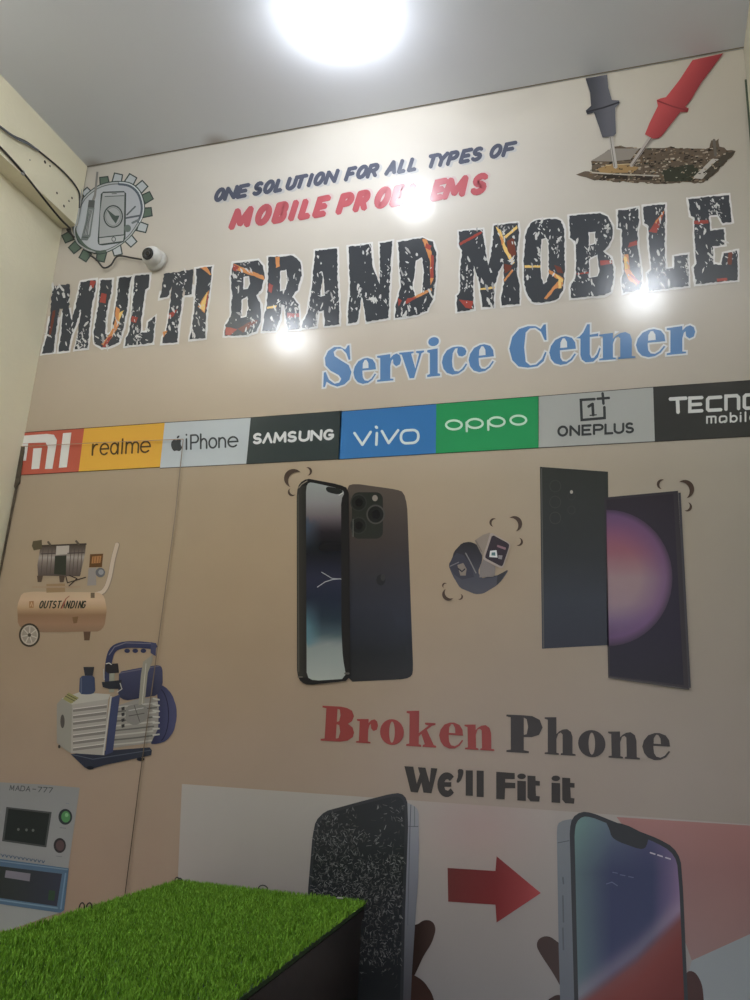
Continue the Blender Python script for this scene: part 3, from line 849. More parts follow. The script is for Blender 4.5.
# --- blue serif words
Fc = crop(310, 310, .26667); Gc = crop(500, 310, .26667)
blue = (74, 120, 176); halo = (196, 198, 198)
w = Print(3)
fat_word(w, Fc, 'Service', [(50, 290, 156, 280, 148, 0), (163, 281, 248, 273, 96, 0), (252, 270, 342, 262, 100, 0), (335, 261, 428, 252, 100, 0), (440, 252, 488, 247, 148, 0), (495, 247, 590, 238, 104, 0), (595, 238, 690, 228, 103, 0)], blue, halo, 3.4)
w.build('serif_word', mural, 'blue serif lettering, left word under the heading')
w = Print(3)
fat_word(w, Gc, 'Cetner', [(35, 224, 175, 210, 156, 0), (185, 211, 285, 201, 106, 0), (285, 200, 378, 192, 142, 0), (372, 190, 508, 180, 100, 0), (510, 182, 620, 172, 104, 0), (625, 170, 732, 160, 104, 0)], blue, halo, 3.4)
w.build('serif_word', mural, 'blue serif lettering, right word under the heading')

# --- strip of coloured tiles
Lc = crop(10, 405, .22667); Mc = crop(160, 395, .24667); Nc = crop(335, 385, .28); Oc = crop(535, 370, .28667)
def tile(q, rgb, label):
    p = Print(2, .86)
    p.grid(q, 6, 3, lambda u, v: rgb)
    p.stroke([q[0], q[1]], .7, lerp(rgb, (40, 34, 28), .7), cap=False)
    p.stroke([q[3], q[2]], .8, lerp(rgb, (40, 34, 28), .7), cap=False)
    return p.build('brand_tile', mural, label)
TL = on_wall
q = Lc([(50, 119), (328, 103), (303, 295), (50, 308)])
q[0] = (19, 433.0); q[3] = (13, 475.6)
tl = tile(q, (172, 78, 60), 'orange red tile with blocky white letters at the left end of the strip')
p = Print(4)
wh = (196, 192, 182)
p.poly(Lc(smooth([(30, 138), (165, 128), (195, 132), (208, 155), (205, 180), (188, 282), (155, 283), (168, 185), (158, 166), (30, 171)], 0)), wh)
p.poly(Lc([(104, 192), (142, 190), (130, 282), (95, 284)]), wh)
p.poly(Lc([(235, 125), (272, 122), (252, 275), (216, 278)]), wh)
p.poly(Lc([(46, 172), (82, 170), (72, 246), (34, 248)]), wh)
p.build('tile_lettering', tl)
tl = tile(Lc([(328, 103), (683, 78), (662, 275), (303, 295)]), (202, 148, 48), 'yellow tile with thin brown lower case lettering')
p = Print(4)
br = (84, 62, 34)
for ch, a, b in (('r', 364, 388), ('e', 398, 434), ('a', 444, 476), ('l', 486, 502), ('m', 512, 566), ('e', 576, 618)):
    yb = 222 - (a - 364) * .055
    sglyph(p, Lc, ch, box(a, yb, b, yb - (b - a) * .055, 48 if ch != 'l' else 43, 3), 1.65, br)
p.build('tile_lettering', tl)
tl = tile(Mc([(20, 112), (368, 92), (350, 280), (0, 297)]), (164, 170, 172), 'pale grey tile with a bitten fruit mark and dark lettering')
p = Print(4)
dk = (58, 62, 64)
ap = smooth([(68, 184), (78, 179), (88, 184), (84, 194), (86, 206), (92, 212), (84, 226), (76, 228), (68, 225), (58, 229), (50, 220), (45, 205), (47, 190), (56, 181)], 1)
p.poly(Mc(ap), dk)
p.poly(Mc(smooth([(68, 178), (70, 168), (80, 163), (79, 173)], 1)), dk)
for ch, a, b, h in (('i', 104, 112, 42), ('P', 126, 156, 56), ('h', 166, 190, 39), ('o', 200, 230, 40), ('n', 240, 266, 39), ('e', 277, 316, 40)):
    yb = 221 - (a - 104) * .055
    sglyph(p, Mc, ch, box(a, yb, b, yb - (b - a) * .055, h), 1.75, dk)
p.build('tile_lettering', tl)
tl = tile(Mc([(368, 92), (738, 65), (728, 260), (350, 280)]), (50, 58, 58), 'black tile with wide white capital lettering, middle of the strip')
p = Print(4)
for ch, a, b in zip('SVMSUNG', (380, 420, 464, 520, 566, 614, 666), (408, 452, 508, 550, 602, 652, 702)):
    yb = 196 - (a - 380) * .055
    if ch == 'V':
        pl = Mc([box(a, yb, b, yb - 2, 36, 3)(u, v) for u, v in ((0, 0), (.5, 1), (1, 0))])
        p.stroke(pl, 2.5, (192, 192, 190))
    else:
        sglyph(p, Mc, ch, box(a, yb, b, yb - (b - a) * .055, 36, 3), 2.6, (192, 192, 190))
p.build('tile_lettering', tl)
tl = tile(Nc([(20, 95), (362, 68), (360, 245), (12, 266)]), (50, 106, 164), 'blue tile with thin white lower case lettering')
p = Print(4)
wv = (184, 200, 208)
p.stroke(Nc([(70, 172), (98, 214), (128, 168)]), 2.6, wv); p.stroke(Nc([(150, 172), (148, 214)]), 2.6, wv); p.stroke(Nc([(147, 150), (150, 153)]), 2.8, wv)
p.stroke(Nc([(168, 165), (192, 208), (226, 162)]), 2.6, wv)
p.stroke(Nc([(x, y - (x - 266) * .06) for x, y in rrect(236, 162, 298, 208, 20)]), 2.6, wv, closed=True)
p.build('tile_lettering', tl)
tl = tile(Nc([(362, 68), (728, 40), (728, 225), (360, 245)]), (38, 136, 78), 'green tile with stretched white lower case lettering')
p = Print(4)
wv = (170, 206, 180)
for cx_, cy_ in ((425, 143), (500, 138), (578, 132), (655, 126)):
    p.stroke(Nc(ell(cx_, cy_, 28, 16, 22)), 2.2, wv, closed=True)
p.stroke(Nc([(470, 134), (471, 166)]), 2.2, wv); p.stroke(Nc([(547, 128), (548, 161)]), 2.2, wv)
p.build('tile_lettering', tl)
tl = tile(Oc([(12, 92), (412, 60), (418, 250), (12, 272)]), (150, 151, 146), 'light grey tile with square numeral mark and bold dark lettering')
p = Print(4)
dk = (60, 62, 62)
p.stroke(Oc([(208, 102), (160, 105), (163, 175), (243, 168), (242, 130)]), 2.6, dk); p.stroke(Oc([(218, 101), (258, 98)]), 2.6, dk); p.stroke(Oc([(236, 82), (239, 118)]), 2.6, dk)
p.stroke(Oc([(187, 128), (201, 119), (203, 158)]), 2.8, dk); p.stroke(Oc([(192, 159), (214, 157)]), 1.2, dk)
for ch, a, b in zip('ONEPLUS', (82, 124, 166, 206, 246, 278, 318), (112, 154, 194, 236, 270, 308, 342)):
    yb = 230 - (a - 82) * .048
    sglyph(p, Oc, ch, box(a, yb, b, yb - (b - a) * .048, 31), 2.3, dk)
p.build('tile_lettering', tl)
tl = tile(Oc([(412, 60), (890, 27), (896, 224), (418, 250)]), (56, 56, 54), 'charcoal tile with angular white capitals above small lettering at the right end')
p = Print(4)
wt = (186, 186, 182)
p.stroke(Oc([(472, 102), (526, 99)]), 3.6, wt); p.stroke(Oc([(497, 104), (499, 148)]), 3.6, wt)
for ch, a, b in (('Eq', 540, 582), ('Cq', 602, 648), ('Nq', 666, 710), ('Oq', 730, 782)):
    yb = 145 - (a - 540) * .055
    sglyph(p, Oc, ch, box(a, yb, b, yb - (b - a) * .055, 46), 3.4, wt)
for ch, a, b, h in (('mq', 600, 630, 22), ('oq', 644, 668, 21), ('b', 682, 704, 21), ('i', 714, 720, 21), ('l', 728, 740, 21), ('e', 750, 774, 21)):
    yb = 186 - (a - 600) * .05
    sglyph(p, Oc, ch, box(a, yb, b, yb - (b - a) * .05, h), 1.7, wt)
p.build('tile_lettering', tl)

# --- pair of dark phones
c2 = crop(270, 450, .34667)
ph = Print(2)
bk = (46, 42, 40)
ph.poly(c2(smooth([(222, 104), (245, 97), (365, 114), (386, 122), (396, 160), (413, 630), (410, 652), (390, 661), (225, 669)], 1)),
        lambda x, y: ramp([(490, (76, 66, 58)), (540, (58, 50, 47)), (575, (46, 45, 50)), (620, (40, 43, 54)), (650, (34, 36, 40)), (685, (40, 40, 42))], y), sub=3)
ph.poly(c2(rrect(236, 122, 326, 256, 20)), (40, 42, 38))
for x_, y_, r_ in ((256, 152, 24), (256, 218, 24), (305, 186, 27)):
    ph.poly(c2(ell(x_, y_, r_, r_ * 1.05, 24)), (64, 62, 58) if x_ > 300 else (44, 46, 43)); ph.poly(c2(ell(x_, y_, r_ * .84, r_ * .88, 24)), (34, 35, 34)); ph.poly(c2(ell(x_ + 1, y_, r_ * .45, r_ * .5, 16)), (24, 25, 30))
ph.poly(c2(ell(303, 139, 8, 9, 14)), (122, 112, 100)); ph.stroke(c2([(240, 200), (240, 250)]), .8, (82, 84, 78))
ph.poly(c2(ell(320, 375, 13, 16, 16)), (38, 37, 40)); ph.poly(c2(ell(326, 368, 7, 10, 12)), (49, 48, 49))
ph.build('phone_picture', mural, 'dark phone back with three lens camera, behind the pale screened phone')
ph = Print(9)
ph.poly(c2(smooth([(78, 122), (86, 96), (108, 83), (130, 87), (200, 100), (228, 112), (233, 665), (112, 679), (90, 670), (79, 648)], 1)), lambda x, y: (50, 48, 44) if x < 299 else (34, 33, 34), sub=2)
ph.stroke(c2([(84, 110), (92, 100), (108, 90)]), 1.0, (112, 100, 86)); ph.stroke(c2([(82, 130), (84, 640)]), .9, (70, 66, 58))
def scr(x, y):
    yy = (y - 450) / .34667
    base = ramp([(95, (128, 132, 128)), (150, (118, 116, 114)), (190, (96, 86, 90)), (235, (38, 34, 40)), (280, (24, 26, 30)), (370, (38, 40, 58)), (430, (32, 38, 54)), (490, (34, 46, 58)), (535, (58, 76, 82)), (560, (104, 112, 110)), (665, (126, 132, 126))], yy)
    xx = (x - 270) / .34667
    k = max(0, min(1, (150 - xx) / 45))
    if 200 < yy < 300: base = lerp(base, (52, 66, 84), k * (1 - abs(yy - 225) / 75) if yy < 300 else 0)
    if 430 < yy < 560: base = lerp(base, (66, 104, 116), k * min(1, (yy - 430) / 80))
    return base
ph.poly(c2(smooth([(105, 108), (113, 94), (130, 96), (200, 112), (217, 122), (206, 145), (207, 520), (211, 600), (222, 660), (128, 666), (107, 655)], 1)), scr, sub=5)
ph.poly(c2(smooth([(163, 108), (172, 106), (206, 114), (212, 122), (200, 130), (170, 124), (162, 116)], 1)), (36, 38, 38)); ph.stroke(c2([(200, 131), (212, 124)]), .9, (168, 166, 160))
ph.stroke(c2([(150, 353), (165, 362), (180, 371), (206, 373)]), .8, (128, 132, 136)); ph.stroke(c2([(138, 396), (160, 381), (182, 374), (205, 372)]), .8, (140, 142, 144))
ph.stroke(c2([(82, 655), (94, 655)]), 1.2, (86, 78, 70)); ph.stroke(c2([(218, 645), (228, 645)]), 2.0, (72, 68, 64))
ph.build('phone_picture', mural, 'phone with pale top and bottom on its dark screen, left of the lens phone')

# --- tall square phones
Zc = crop(520, 450, .30667)
ph = Print(2)
ph.poly(Zc([(65, 55), (287, 71), (292, 636), (72, 648)]), lambda x, y: ramp([(470, (50, 52, 47)), (550, (44, 46, 46)), (600, (48, 52, 60)), (650, (46, 48, 58))], y), sub=3)
ph.stroke(Zc([(70, 60), (77, 645)]), 1.2, (74, 72, 68), cap=False)
for y_ in (118, 170, 222):
    ph.stroke(Zc(ell(115, y_, 18, 19, 18)), .6, (58, 58, 54), closed=True)
for y_ in (150, 196):
    ph.stroke(Zc(ell(168, y_, 12, 13, 16)), .6, (54, 54, 52), closed=True)
ph.poly(Zc(ell(168, 137, 5, 6, 10)), (150, 142, 130))
ph.build('phone_picture', mural, 'plain dark square cornered phone back, behind the purple screened phone')
ph = Print(9)
ph.poly(Zc([(275, 156), (515, 134), (552, 782), (288, 743)]), (50, 46, 50))
ph.poly(Zc([(282, 164), (500, 144), (534, 768), (294, 736)]), lambda x, y: ramp([(495, (46, 40, 46)), (620, (42, 38, 52)), (685, (40, 38, 46))], y), sub=2)
def orb(x, y):
    xx, yy = (x - 520) / .30667, (y - 450) / .30667
    v = ramp([(200, (92, 60, 88)), (260, (122, 64, 88)), (330, (128, 72, 84)), (420, (126, 100, 104)), (500, (122, 98, 108)), (560, (98, 80, 106)), (610, (66, 58, 80)), (650, (48, 44, 58))], yy)
    d = math.hypot((xx - 285) / 212, (yy - 415) / 222)
    v = lerp(v, (92, 62, 102), max(0, min(1, (d - .5) / .4)) * .8)
    return lerp(v, (50, 42, 54), max(0, min(1, (d - .9) / .1)) * .75)
half = [(282, 196)] + ell(285, 418, 212, 222, 26, -90, 90) + [(290, 640)]
ph.poly(Zc(half), orb, sub=5)
ph.stroke(Zc([(520, 140), (553, 776)]), 2.4, (58, 56, 60), cap=False); ph.stroke(Zc([(288, 741), (548, 780)]), 1.4, (66, 62, 62), cap=False)
ph.build('phone_picture', mural, 'phone leaning right with a purple and rose disc on its dark screen')

# --- small watches
Uc = crop(430, 505, .13333)
wa = Print(2)
wa.poly(Uc(smooth([(138, 450), (165, 405), (180, 350), (240, 285), (300, 275), (350, 295), (392, 340), (392, 420), (360, 500), (385, 552), (470, 530), (505, 530), (580, 488), (586, 496), (540, 565), (500, 605), (400, 665), (340, 670), (225, 622), (170, 530)], 1)), lambda x, y: ramp([(540, (40, 38, 39)), (560, (50, 49, 56)), (575, (62, 62, 72)), (595, (68, 68, 76))], y), sub=3)
wa.poly(Uc([(165, 405), (200, 360), (250, 375), (310, 450), (330, 540), (240, 560), (180, 520), (145, 455)]), (54, 53, 64))
wa.poly(Uc([(205, 450), (250, 435), (275, 480), (268, 530), (228, 530)]), (112, 100, 90)); wa.stroke(Uc([(210, 475), (240, 500), (262, 480)]), 1.2, (46, 44, 50))
wa.stroke(Uc([(268, 362), (300, 420), (345, 510)]), 1.2, (104, 100, 100)); wa.stroke(Uc([(150, 460), (215, 430)]), 1.0, (96, 92, 96))
wa.poly(Uc([(505, 528), (580, 488), (530, 572), (500, 600)]), (50, 50, 54))
wa.build('watch_picture', mural, 'dark navy smartwatch lying on its curved strap')
wa = Print(8)
wa.poly(Uc([(335, 268), (400, 225), (452, 208), (440, 265), (395, 385)]), (122, 108, 96)); wa.poly(Uc([(400, 408), (492, 462), (488, 525), (476, 540), (372, 545), (376, 470)]), (108, 99, 96)); wa.stroke(Uc([(345, 270), (388, 350)]), 1.4, (104, 92, 82))
wa.poly(Uc(smooth([(455, 205), (600, 285), (604, 310), (552, 468), (535, 478), (405, 412), (398, 398)], 1)), (142, 126, 116))
wa.poly(Uc(smooth([(468, 224), (590, 290), (596, 310), (548, 455), (534, 462), (420, 402), (414, 390)], 1)), (50, 42, 48))
wa.poly(Uc([(452, 345), (500, 340), (508, 396), (446, 392)]), (186, 190, 190)); wa.poly(Uc([(464, 358), (490, 356), (492, 382), (462, 380)]), (70, 100, 104))
wa.poly(Uc([(506, 300), (572, 322), (566, 338), (504, 316)]), (118, 82, 92)); wa.poly(Uc([(515, 378), (545, 380), (540, 410), (512, 405)]), (112, 104, 106))
wa.build('watch_picture', mural, 'beige smartwatch with lit square face')

# --- crescent ornaments
for K, lst in ((c2, [(68, 82, 27, 215), (110, 62, 12, -10), (64, 122, 12, 140)]), (Uc, [(634, 142, 58, -25), (478, 132, 32, 200), (668, 278, 30, 20), (138, 672, 46, 140), (112, 604, 20, 215), (226, 690, 22, 25)]), (Zc, [(538, 128, 30, -25), (462, 112, 16, 195), (546, 186, 15, 25)])):
    for x_, y_, r_, a_ in lst:
        cr = Print(5)
        cr.poly(K(crescent(x_, y_, r_, a_)), (70, 54, 44))
        cr.build('crescent_ornament', mural)

# --- air compressor
Pc = crop(10, 530, .16)
cp = Print(2, .72, .94)
cp.stroke(Pc(catmull([(672, 92, 0), (648, 180, 0), (622, 310, 0), (585, 385, 0), (515, 412, 0)], 6) and [(v.x, v.y) for v in catmull([(672, 92, 0), (648, 180, 0), (622, 310, 0), (585, 385, 0), (515, 412, 0)], 6)]), 5.2, (128, 110, 92))
cp.stroke(Pc([(v.x - 2, v.y - 2) for v in catmull([(672, 92, 0), (648, 180, 0), (622, 310, 0), (585, 385, 0), (515, 408, 0)], 6)]), 3.8, (176, 156, 134))
cp.poly(Pc(smooth([(75, 395), (140, 385), (560, 390), (592, 420), (606, 500), (592, 600), (560, 635), (200, 640), (90, 628), (50, 590), (46, 470)], 1)),
        lambda x, y: ramp([(590, (172, 142, 108)), (600, (178, 146, 112)), (608, (164, 128, 90)), (615, (130, 94, 64)), (624, (138, 100, 72)), (632, (124, 94, 70))], y), sub=3)
cp.poly(Pc([(228, 338), (345, 334), (345, 388), (228, 392)]), (140, 108, 72)); cp.poly(Pc([(140, 352), (440, 350), (440, 360), (140, 362)]), (150, 122, 92))
cp.poly(Pc([(460, 635), (505, 635), (498, 690), (465, 690)]), (88, 64, 48)); cp.poly(Pc([(390, 545), (428, 540), (420, 580), (398, 585)]), (112, 80, 50))
cp.poly(Pc([(505, 392), (530, 392), (530, 425), (505, 425)]), (104, 84, 64))
# motor
cp.poly(Pc([(192, 100), (476, 86), (470, 150), (456, 210), (438, 290), (176, 286), (172, 220)]), lambda x, y: ramp([(545, (70, 60, 52)), (553, (104, 90, 80)), (557, (150, 138, 126)), (562, (118, 104, 96)), (568, (98, 84, 78)), (576, (82, 70, 62))], y), sub=3)
for x_ in (205, 238, 262, 380, 402, 428, 450):
    cp.stroke(Pc([(x_ + 4, 104), (x_ - 10, 280)]), .7, (82, 70, 62), cap=False)
cp.poly(Pc([(292, 92), (372, 88), (368, 150), (288, 156)]), (164, 152, 138)); cp.poly(Pc([(282, 162), (354, 158), (350, 282), (276, 276)]), (54, 56, 46))
cp.stroke(Pc([(190, 100), (476, 88)]), 1.6, (66, 56, 48)); cp.stroke(Pc([(196, 150), (284, 146)]), 1.0, (74, 64, 58)); cp.stroke(Pc([(362, 146), (464, 142)]), 1.0, (74, 64, 58))
cp.poly(Pc([(145, 70), (200, 62), (202, 118), (150, 128), (138, 100)]), (84, 74, 52)); cp.stroke(Pc([(240, 76), (252, 92)]), 2.2, (86, 74, 60)); cp.stroke(Pc([(415, 70), (430, 88)]), 2.2, (86, 74, 60))
for x_ in (188, 326):
    cp.poly(Pc([(x_ - 18, 286), (x_ + 20, 286), (x_ + 10, 326), (x_ - 14, 326)]), (82, 66, 54))
cp.stroke(Pc([(350, 290), (360, 330), (400, 318), (474, 296)]), 1.1, (60, 50, 44)); cp.stroke(Pc([(372, 284), (420, 304), (370, 350)]), 1.1, (60, 50, 44))
# gauge
cp.poly(Pc([(502, 152), (584, 148), (576, 232), (496, 234)]), (96, 62, 34)); cp.poly(Pc([(516, 166), (572, 162), (566, 206), (510, 210)]), (160, 100, 50))
for k in range(3): cp.stroke(Pc([(526 + k * 17, 168), (522 + k * 17, 204)]), .7, (112, 70, 38))
cp.poly(Pc([(492, 240), (540, 236), (540, 346), (484, 348)]), (132, 122, 114)); cp.poly(Pc(ell(566, 266, 30, 30, 18)), (92, 90, 92)); cp.poly(Pc(ell(570, 264, 17, 17, 14)), (126, 124, 126))
# wheel
cp.poly(Pc(ell(123, 657, 66, 74, 30)), (62, 54, 44)); cp.poly(Pc(ell(123, 657, 54, 62, 30)), (156, 142, 124)); cp.poly(Pc(ell(123, 657, 46, 53, 30)), (132, 120, 106))
for k in range(7):
    a = k * 2 * PI / 7 + .3
    cp.stroke(Pc([(123, 657), (123 + 46 * math.cos(a), 657 + 53 * math.sin(a))]), 1.0, (164, 152, 134))
cp.poly(Pc(ell(123, 657, 11, 12, 12)), (70, 62, 52))
# lettering on the tank
cp.poly(Pc([(122, 446), (150, 444), (150, 486), (122, 488)]), (150, 100, 58)); cp.stroke(Pc([(130, 476), (136, 452), (144, 478)]), .8, (178, 142, 100))
for ch, a in zip('OUTSTANDING', (184, 212, 240, 266, 294, 322, 350, 380, 408, 428, 450)):
    wd = 18 if ch != 'I' else 6
    sglyph(cp, Pc, ch, box(a, 488, a + wd, 487, 42, 12), 1.15, (50, 52, 42))
cp.stroke(Pc([(326, 490), (352, 430)]), 1.1, (158, 76, 60)); cp.stroke(Pc([(352, 430), (372, 414)]), .9, (150, 90, 70))
cp.build('air_compressor_picture', mural, 'tan tank air compressor on a spoked wheel')

# --- vacuum pump
Qc = crop(50, 635, .18)
vp = Print(4, .66, .92)
NB = (52, 56, 88); NB2 = (40, 44, 66)
vp.stroke(Qc([(v.x, v.y) for v in catmull([(322, 250, 0), (328, 150, 0), (352, 82, 0), (410, 56, 0), (500, 54, 0), (580, 62, 0)], 6)]), 6.6, (48, 52, 84))
vp.stroke(Qc([(330, 110), (360, 66), (420, 44), (580, 48)]), .9, (98, 96, 110)); vp.poly(Qc([(562, 40), (592, 46), (588, 118), (560, 100)]), (60, 62, 92))
for x_ in (430, 475, 520): vp.poly(Qc(ell(x_, 88, 16, 12, 12)), (44, 48, 78))
vp.poly(Qc(smooth([(590, 270), (640, 285), (680, 330), (704, 400), (706, 460), (690, 535), (650, 588), (600, 606), (555, 606), (590, 500), (602, 400), (596, 320)], 1)), lambda x, y: lerp((44, 46, 76), (62, 64, 100), max(0, min(1, (x - 155) / 20))), sub=2)
vp.stroke(Qc(ell(600, 445, 60, 150, 18, -70, 70)), .9, (36, 38, 60))
vp.poly(Qc(smooth([(385, 205), (480, 186), (606, 166), (626, 182), (628, 275), (600, 335), (420, 365), (380, 340)], 1)), lambda x, y: lerp((60, 62, 92), (46, 48, 72), max(0, min(1, (y - 668) / 28))), sub=2)
vp.stroke(Qc([(390, 212), (610, 172)]), .9, (88, 86, 106))
vp.poly(Qc([(378, 392), (480, 358), (592, 346), (606, 400), (602, 520), (562, 600), (352, 628), (362, 500)]), (120, 114, 106))
for k in range(9):
    y_ = 395 + k * 26
    vp.stroke(Qc([(372 - k * 2, y_ + 6), (480, y_ - 6), (600 - k * 4, y_ - 18)]), 1.5, (82, 78, 74) if k % 2 else (146, 140, 130), cap=False)
vp.poly(Qc(smooth([(425, 395), (500, 380), (545, 400), (545, 470), (470, 505), (420, 480)], 1)), (108, 104, 98)); vp.stroke(Qc([(440, 420), (520, 405)]), .8, (150, 146, 138)); vp.stroke(Qc([(440, 450), (525, 435)]), .8, (70, 66, 62)); vp.stroke(Qc([(470, 392), (500, 480)]), .7, (70, 66, 62))
for k in range(4): vp.poly(Qc([(398, 402 + k * 32), (416, 398 + k * 32), (416, 416 + k * 32), (400, 420 + k * 32)]), (52, 50, 52))
for k in range(7): vp.stroke(Qc([(575, 352 + k * 34), (608, 360 + k * 32)]), 1.6, (150, 146, 136))
# base
vp.poly(Qc([(118, 662), (200, 650), (350, 640), (556, 624), (568, 640), (564, 668), (310, 722), (240, 742), (196, 738)]), (44, 48, 62)); vp.stroke(Qc([(126, 664), (240, 690), (560, 640)]), .9, (66, 72, 88))
for x_, y_ in ((225, 738), (505, 690)): vp.poly(Qc(ell(x_, y_, 22, 10, 12)), (36, 38, 46))
# oil case
vp.poly(Qc([(40, 385), (68, 352), (126, 386), (118, 656), (98, 645), (40, 600)]), (124, 118, 106)); vp.poly(Qc([(68, 352), (166, 318), (338, 330), (326, 358), (126, 388)]), (150, 144, 132))
vp.poly(Qc([(126, 386), (326, 356), (304, 668), (118, 656)]), (138, 130, 120))
for k in range(7):
    y_ = 408 + k * 36
    vp.poly(Qc([(130, y_ + 6), (318 - k * 2, y_ - 18), (318 - k * 2, y_ - 2), (130, y_ + 20)]), (106, 98, 92)); vp.stroke(Qc([(130, y_ + 4), (318 - k * 2, y_ - 20)]), .7, (170, 164, 154), cap=False)
vp.poly(Qc([(74, 356), (106, 320), (164, 350), (120, 382)]), (124, 118, 62)); vp.stroke(Qc([(88, 340), (140, 368)]), .7, (66, 64, 44)); vp.stroke(Qc([(98, 330), (152, 358)]), .7, (66, 64, 44))
vp.poly(Qc(ell(72, 480, 12, 38, 16)), (70, 66, 62)); vp.poly(Qc(ell(54, 620, 7, 10, 10)), (60, 56, 52))
vp.poly(Qc([(345, 348), (392, 330), (368, 520), (352, 650), (308, 668)]), (52, 58, 92)); vp.stroke(Qc([(342, 340), (298, 666)]), 1.5, (158, 152, 142), cap=False)
vp.poly(Qc(smooth([(168, 228), (250, 224), (254, 322), (214, 332), (164, 328)], 1)), (50, 60, 90)); vp.stroke(Qc([(176, 240), (176, 322)]), 1.2, (76, 84, 110)); vp.poly(Qc([(188, 178), (248, 178), (240, 226), (196, 226)]), (46, 46, 52))
vp.poly(Qc([(312, 162), (380, 158), (386, 210), (330, 216), (310, 200)]), (44, 42, 46)); vp.poly(Qc([(332, 214), (362, 212), (358, 318), (330, 320)]), (124, 122, 104)); vp.poly(Qc([(290, 262), (400, 250), (398, 300), (330, 300), (296, 290)]), (42, 44, 52)); vp.stroke(Qc([(392, 268), (402, 300), (376, 318)]), .9, (150, 146, 138)); vp.stroke(Qc([(314, 160), (330, 156), (344, 164)]), .9, (166, 160, 150))
vp.stroke(Qc([(300, 190), (304, 250)]), .9, (150, 146, 138)); vp.poly(Qc([(520, 150), (574, 108), (570, 150), (546, 210), (528, 380), (494, 392), (508, 220)]), (124, 118, 102)); vp.stroke(Qc([(536, 160), (514, 384)]), .7, (160, 152, 134))
vp.build('vacuum_pump_picture', mural, 'grey and navy vacuum pump with a carrying handle')

# --- repair machine, partly behind the counter
Rc = crop(0, 770, .15)
mc = Print(2, .72, .96)
mc.poly(Rc([(-300, 66), (-300, 1080), (60, 1060), (330, 968), (405, 950), (428, 935), (456, 655), (532, 118), (300, 98)]), (110, 110, 110))
mc.poly(Rc([(-300, 900), (0, 892), (400, 952), (330, 972), (60, 1068), (-300, 1090)]), (112, 114, 112))
for ch, a in zip('MADA-777', (66, 104, 138, 174, 214, 250, 286, 322)):
    sglyph(mc, Rc, ch, box(a, 134 + (a - 66) * .06, a + 26, 136 + (a - 66) * .06, 32, 5), .75, (60, 62, 64))
mc.poly(Rc([(44, 246), (346, 280), (310, 516), (15, 474)]), (58, 60, 60)); mc.poly(Rc([(58, 258), (332, 290), (300, 502), (30, 464)]), (38, 42, 42))
for x_ in (124, 178, 222): mc.poly(Rc(ell(x_, 396 + (x_ - 124) * .06, 9, 10, 8)), (74, 78, 76))
mc.poly(Rc(ell(437, 312, 46, 53, 24)), (46, 50, 52)); mc.poly(Rc(ell(440, 312, 30, 38, 20)), (58, 112, 62)); mc.poly(Rc(ell(446, 300, 12, 14, 12)), (86, 138, 88))
mc.poly(Rc(ell(400, 503, 41, 50, 24)), (46, 44, 46)); mc.poly(Rc(ell(402, 503, 28, 36, 20)), (70, 54, 56))
mc.stroke(Rc([(400, 384), (440, 388)]), .6, (84, 86, 88)); mc.stroke(Rc([(378, 574), (414, 578)]), .6, (84, 86, 88)); mc.stroke(Rc([(442, 222), (462, 224)]), .6, (96, 100, 110))
for k in range(17):
    a = -150 + k * 27
    mc.stroke(Rc([(a, 536 + (a + 150) * .155), (a + 8, 552 + (a + 150) * .155), (a + 18, 538 + (a + 150) * .155)]), .9, (62, 76, 94))
mc.poly(Rc([(-300, 556), (0, 592), (462, 655), (430, 935), (405, 952), (0, 892), (-300, 852)]), (60, 82, 104))
mc.poly(Rc([(-300, 600), (0, 640), (416, 692), (382, 908), (0, 852), (-300, 812)]), lambda x, y: lerp((44, 48, 46), (48, 50, 62), max(0, min(1, x / 60))), sub=2)
mc.stroke(Rc([(0, 606), (452, 664)]), 1.0, (86, 106, 126)); mc.stroke(Rc([(440, 690), (408, 925)]), 1.5, (78, 104, 128)); mc.stroke(Rc([(0, 866), (384, 920)]), 1.4, (84, 110, 128))
mc.poly(Rc([(42, 668), (206, 690), (200, 742), (34, 716)]), (94, 90, 100)); mc.poly(Rc([(330, 800), (372, 806), (364, 872), (322, 866)]), (44, 62, 48))
mc.build('repair_machine_picture', mural, 'pale grey machine with dark display, green button and blue framed drawer')

# --- lettering about broken phones
Hc = crop(310, 695, .25333); Ic = crop(490, 695, .25333)
w = Print(3)
fat_word(w, Hc, 'Broken', [(42, 180, 172, 187, 138, 8), (182, 188, 266, 193, 96, 4), (276, 195, 370, 200, 102, 2), (380, 201, 498, 208, 142, 2), (510, 209, 605, 215, 104, 0), (612, 214, 728, 221, 100, -2)], (126, 46, 44))
w.build('serif_word', mural, 'dark red fat serif lettering')
w = Print(3)
fat_word(w, Ic, 'Phone', [(65, 225, 208, 232, 148, 0), (216, 233, 338, 240, 148, 0), (348, 243, 456, 248, 107, 0), (468, 247, 592, 255, 106, -2), (602, 255, 712, 260, 108, -2)], (52, 48, 48))
w.build('serif_word', mural, 'near black fat serif lettering beside the dark red word')
w = Print(3)
kk = (46, 42, 40)
w.poly(Hc([(373, 281), (408, 283), (422, 350), (434, 312), (426, 285), (456, 287), (472, 345), (478, 288), (503, 290), (480, 388), (448, 385), (440, 345), (426, 385), (398, 382)]), kk)
w.poly(Hc(ell(540, 354, 37, 49, 20, 40, 320) + [(552, 340), (545, 332), (536, 334), (531, 344), (558, 344), (558, 362), (531, 362), (534, 374), (545, 378), (556, 368)]), kk)
w.poly(Hc(smooth([(582, 292), (606, 293), (606, 312), (592, 346), (576, 346), (586, 318)], 1)), kk)
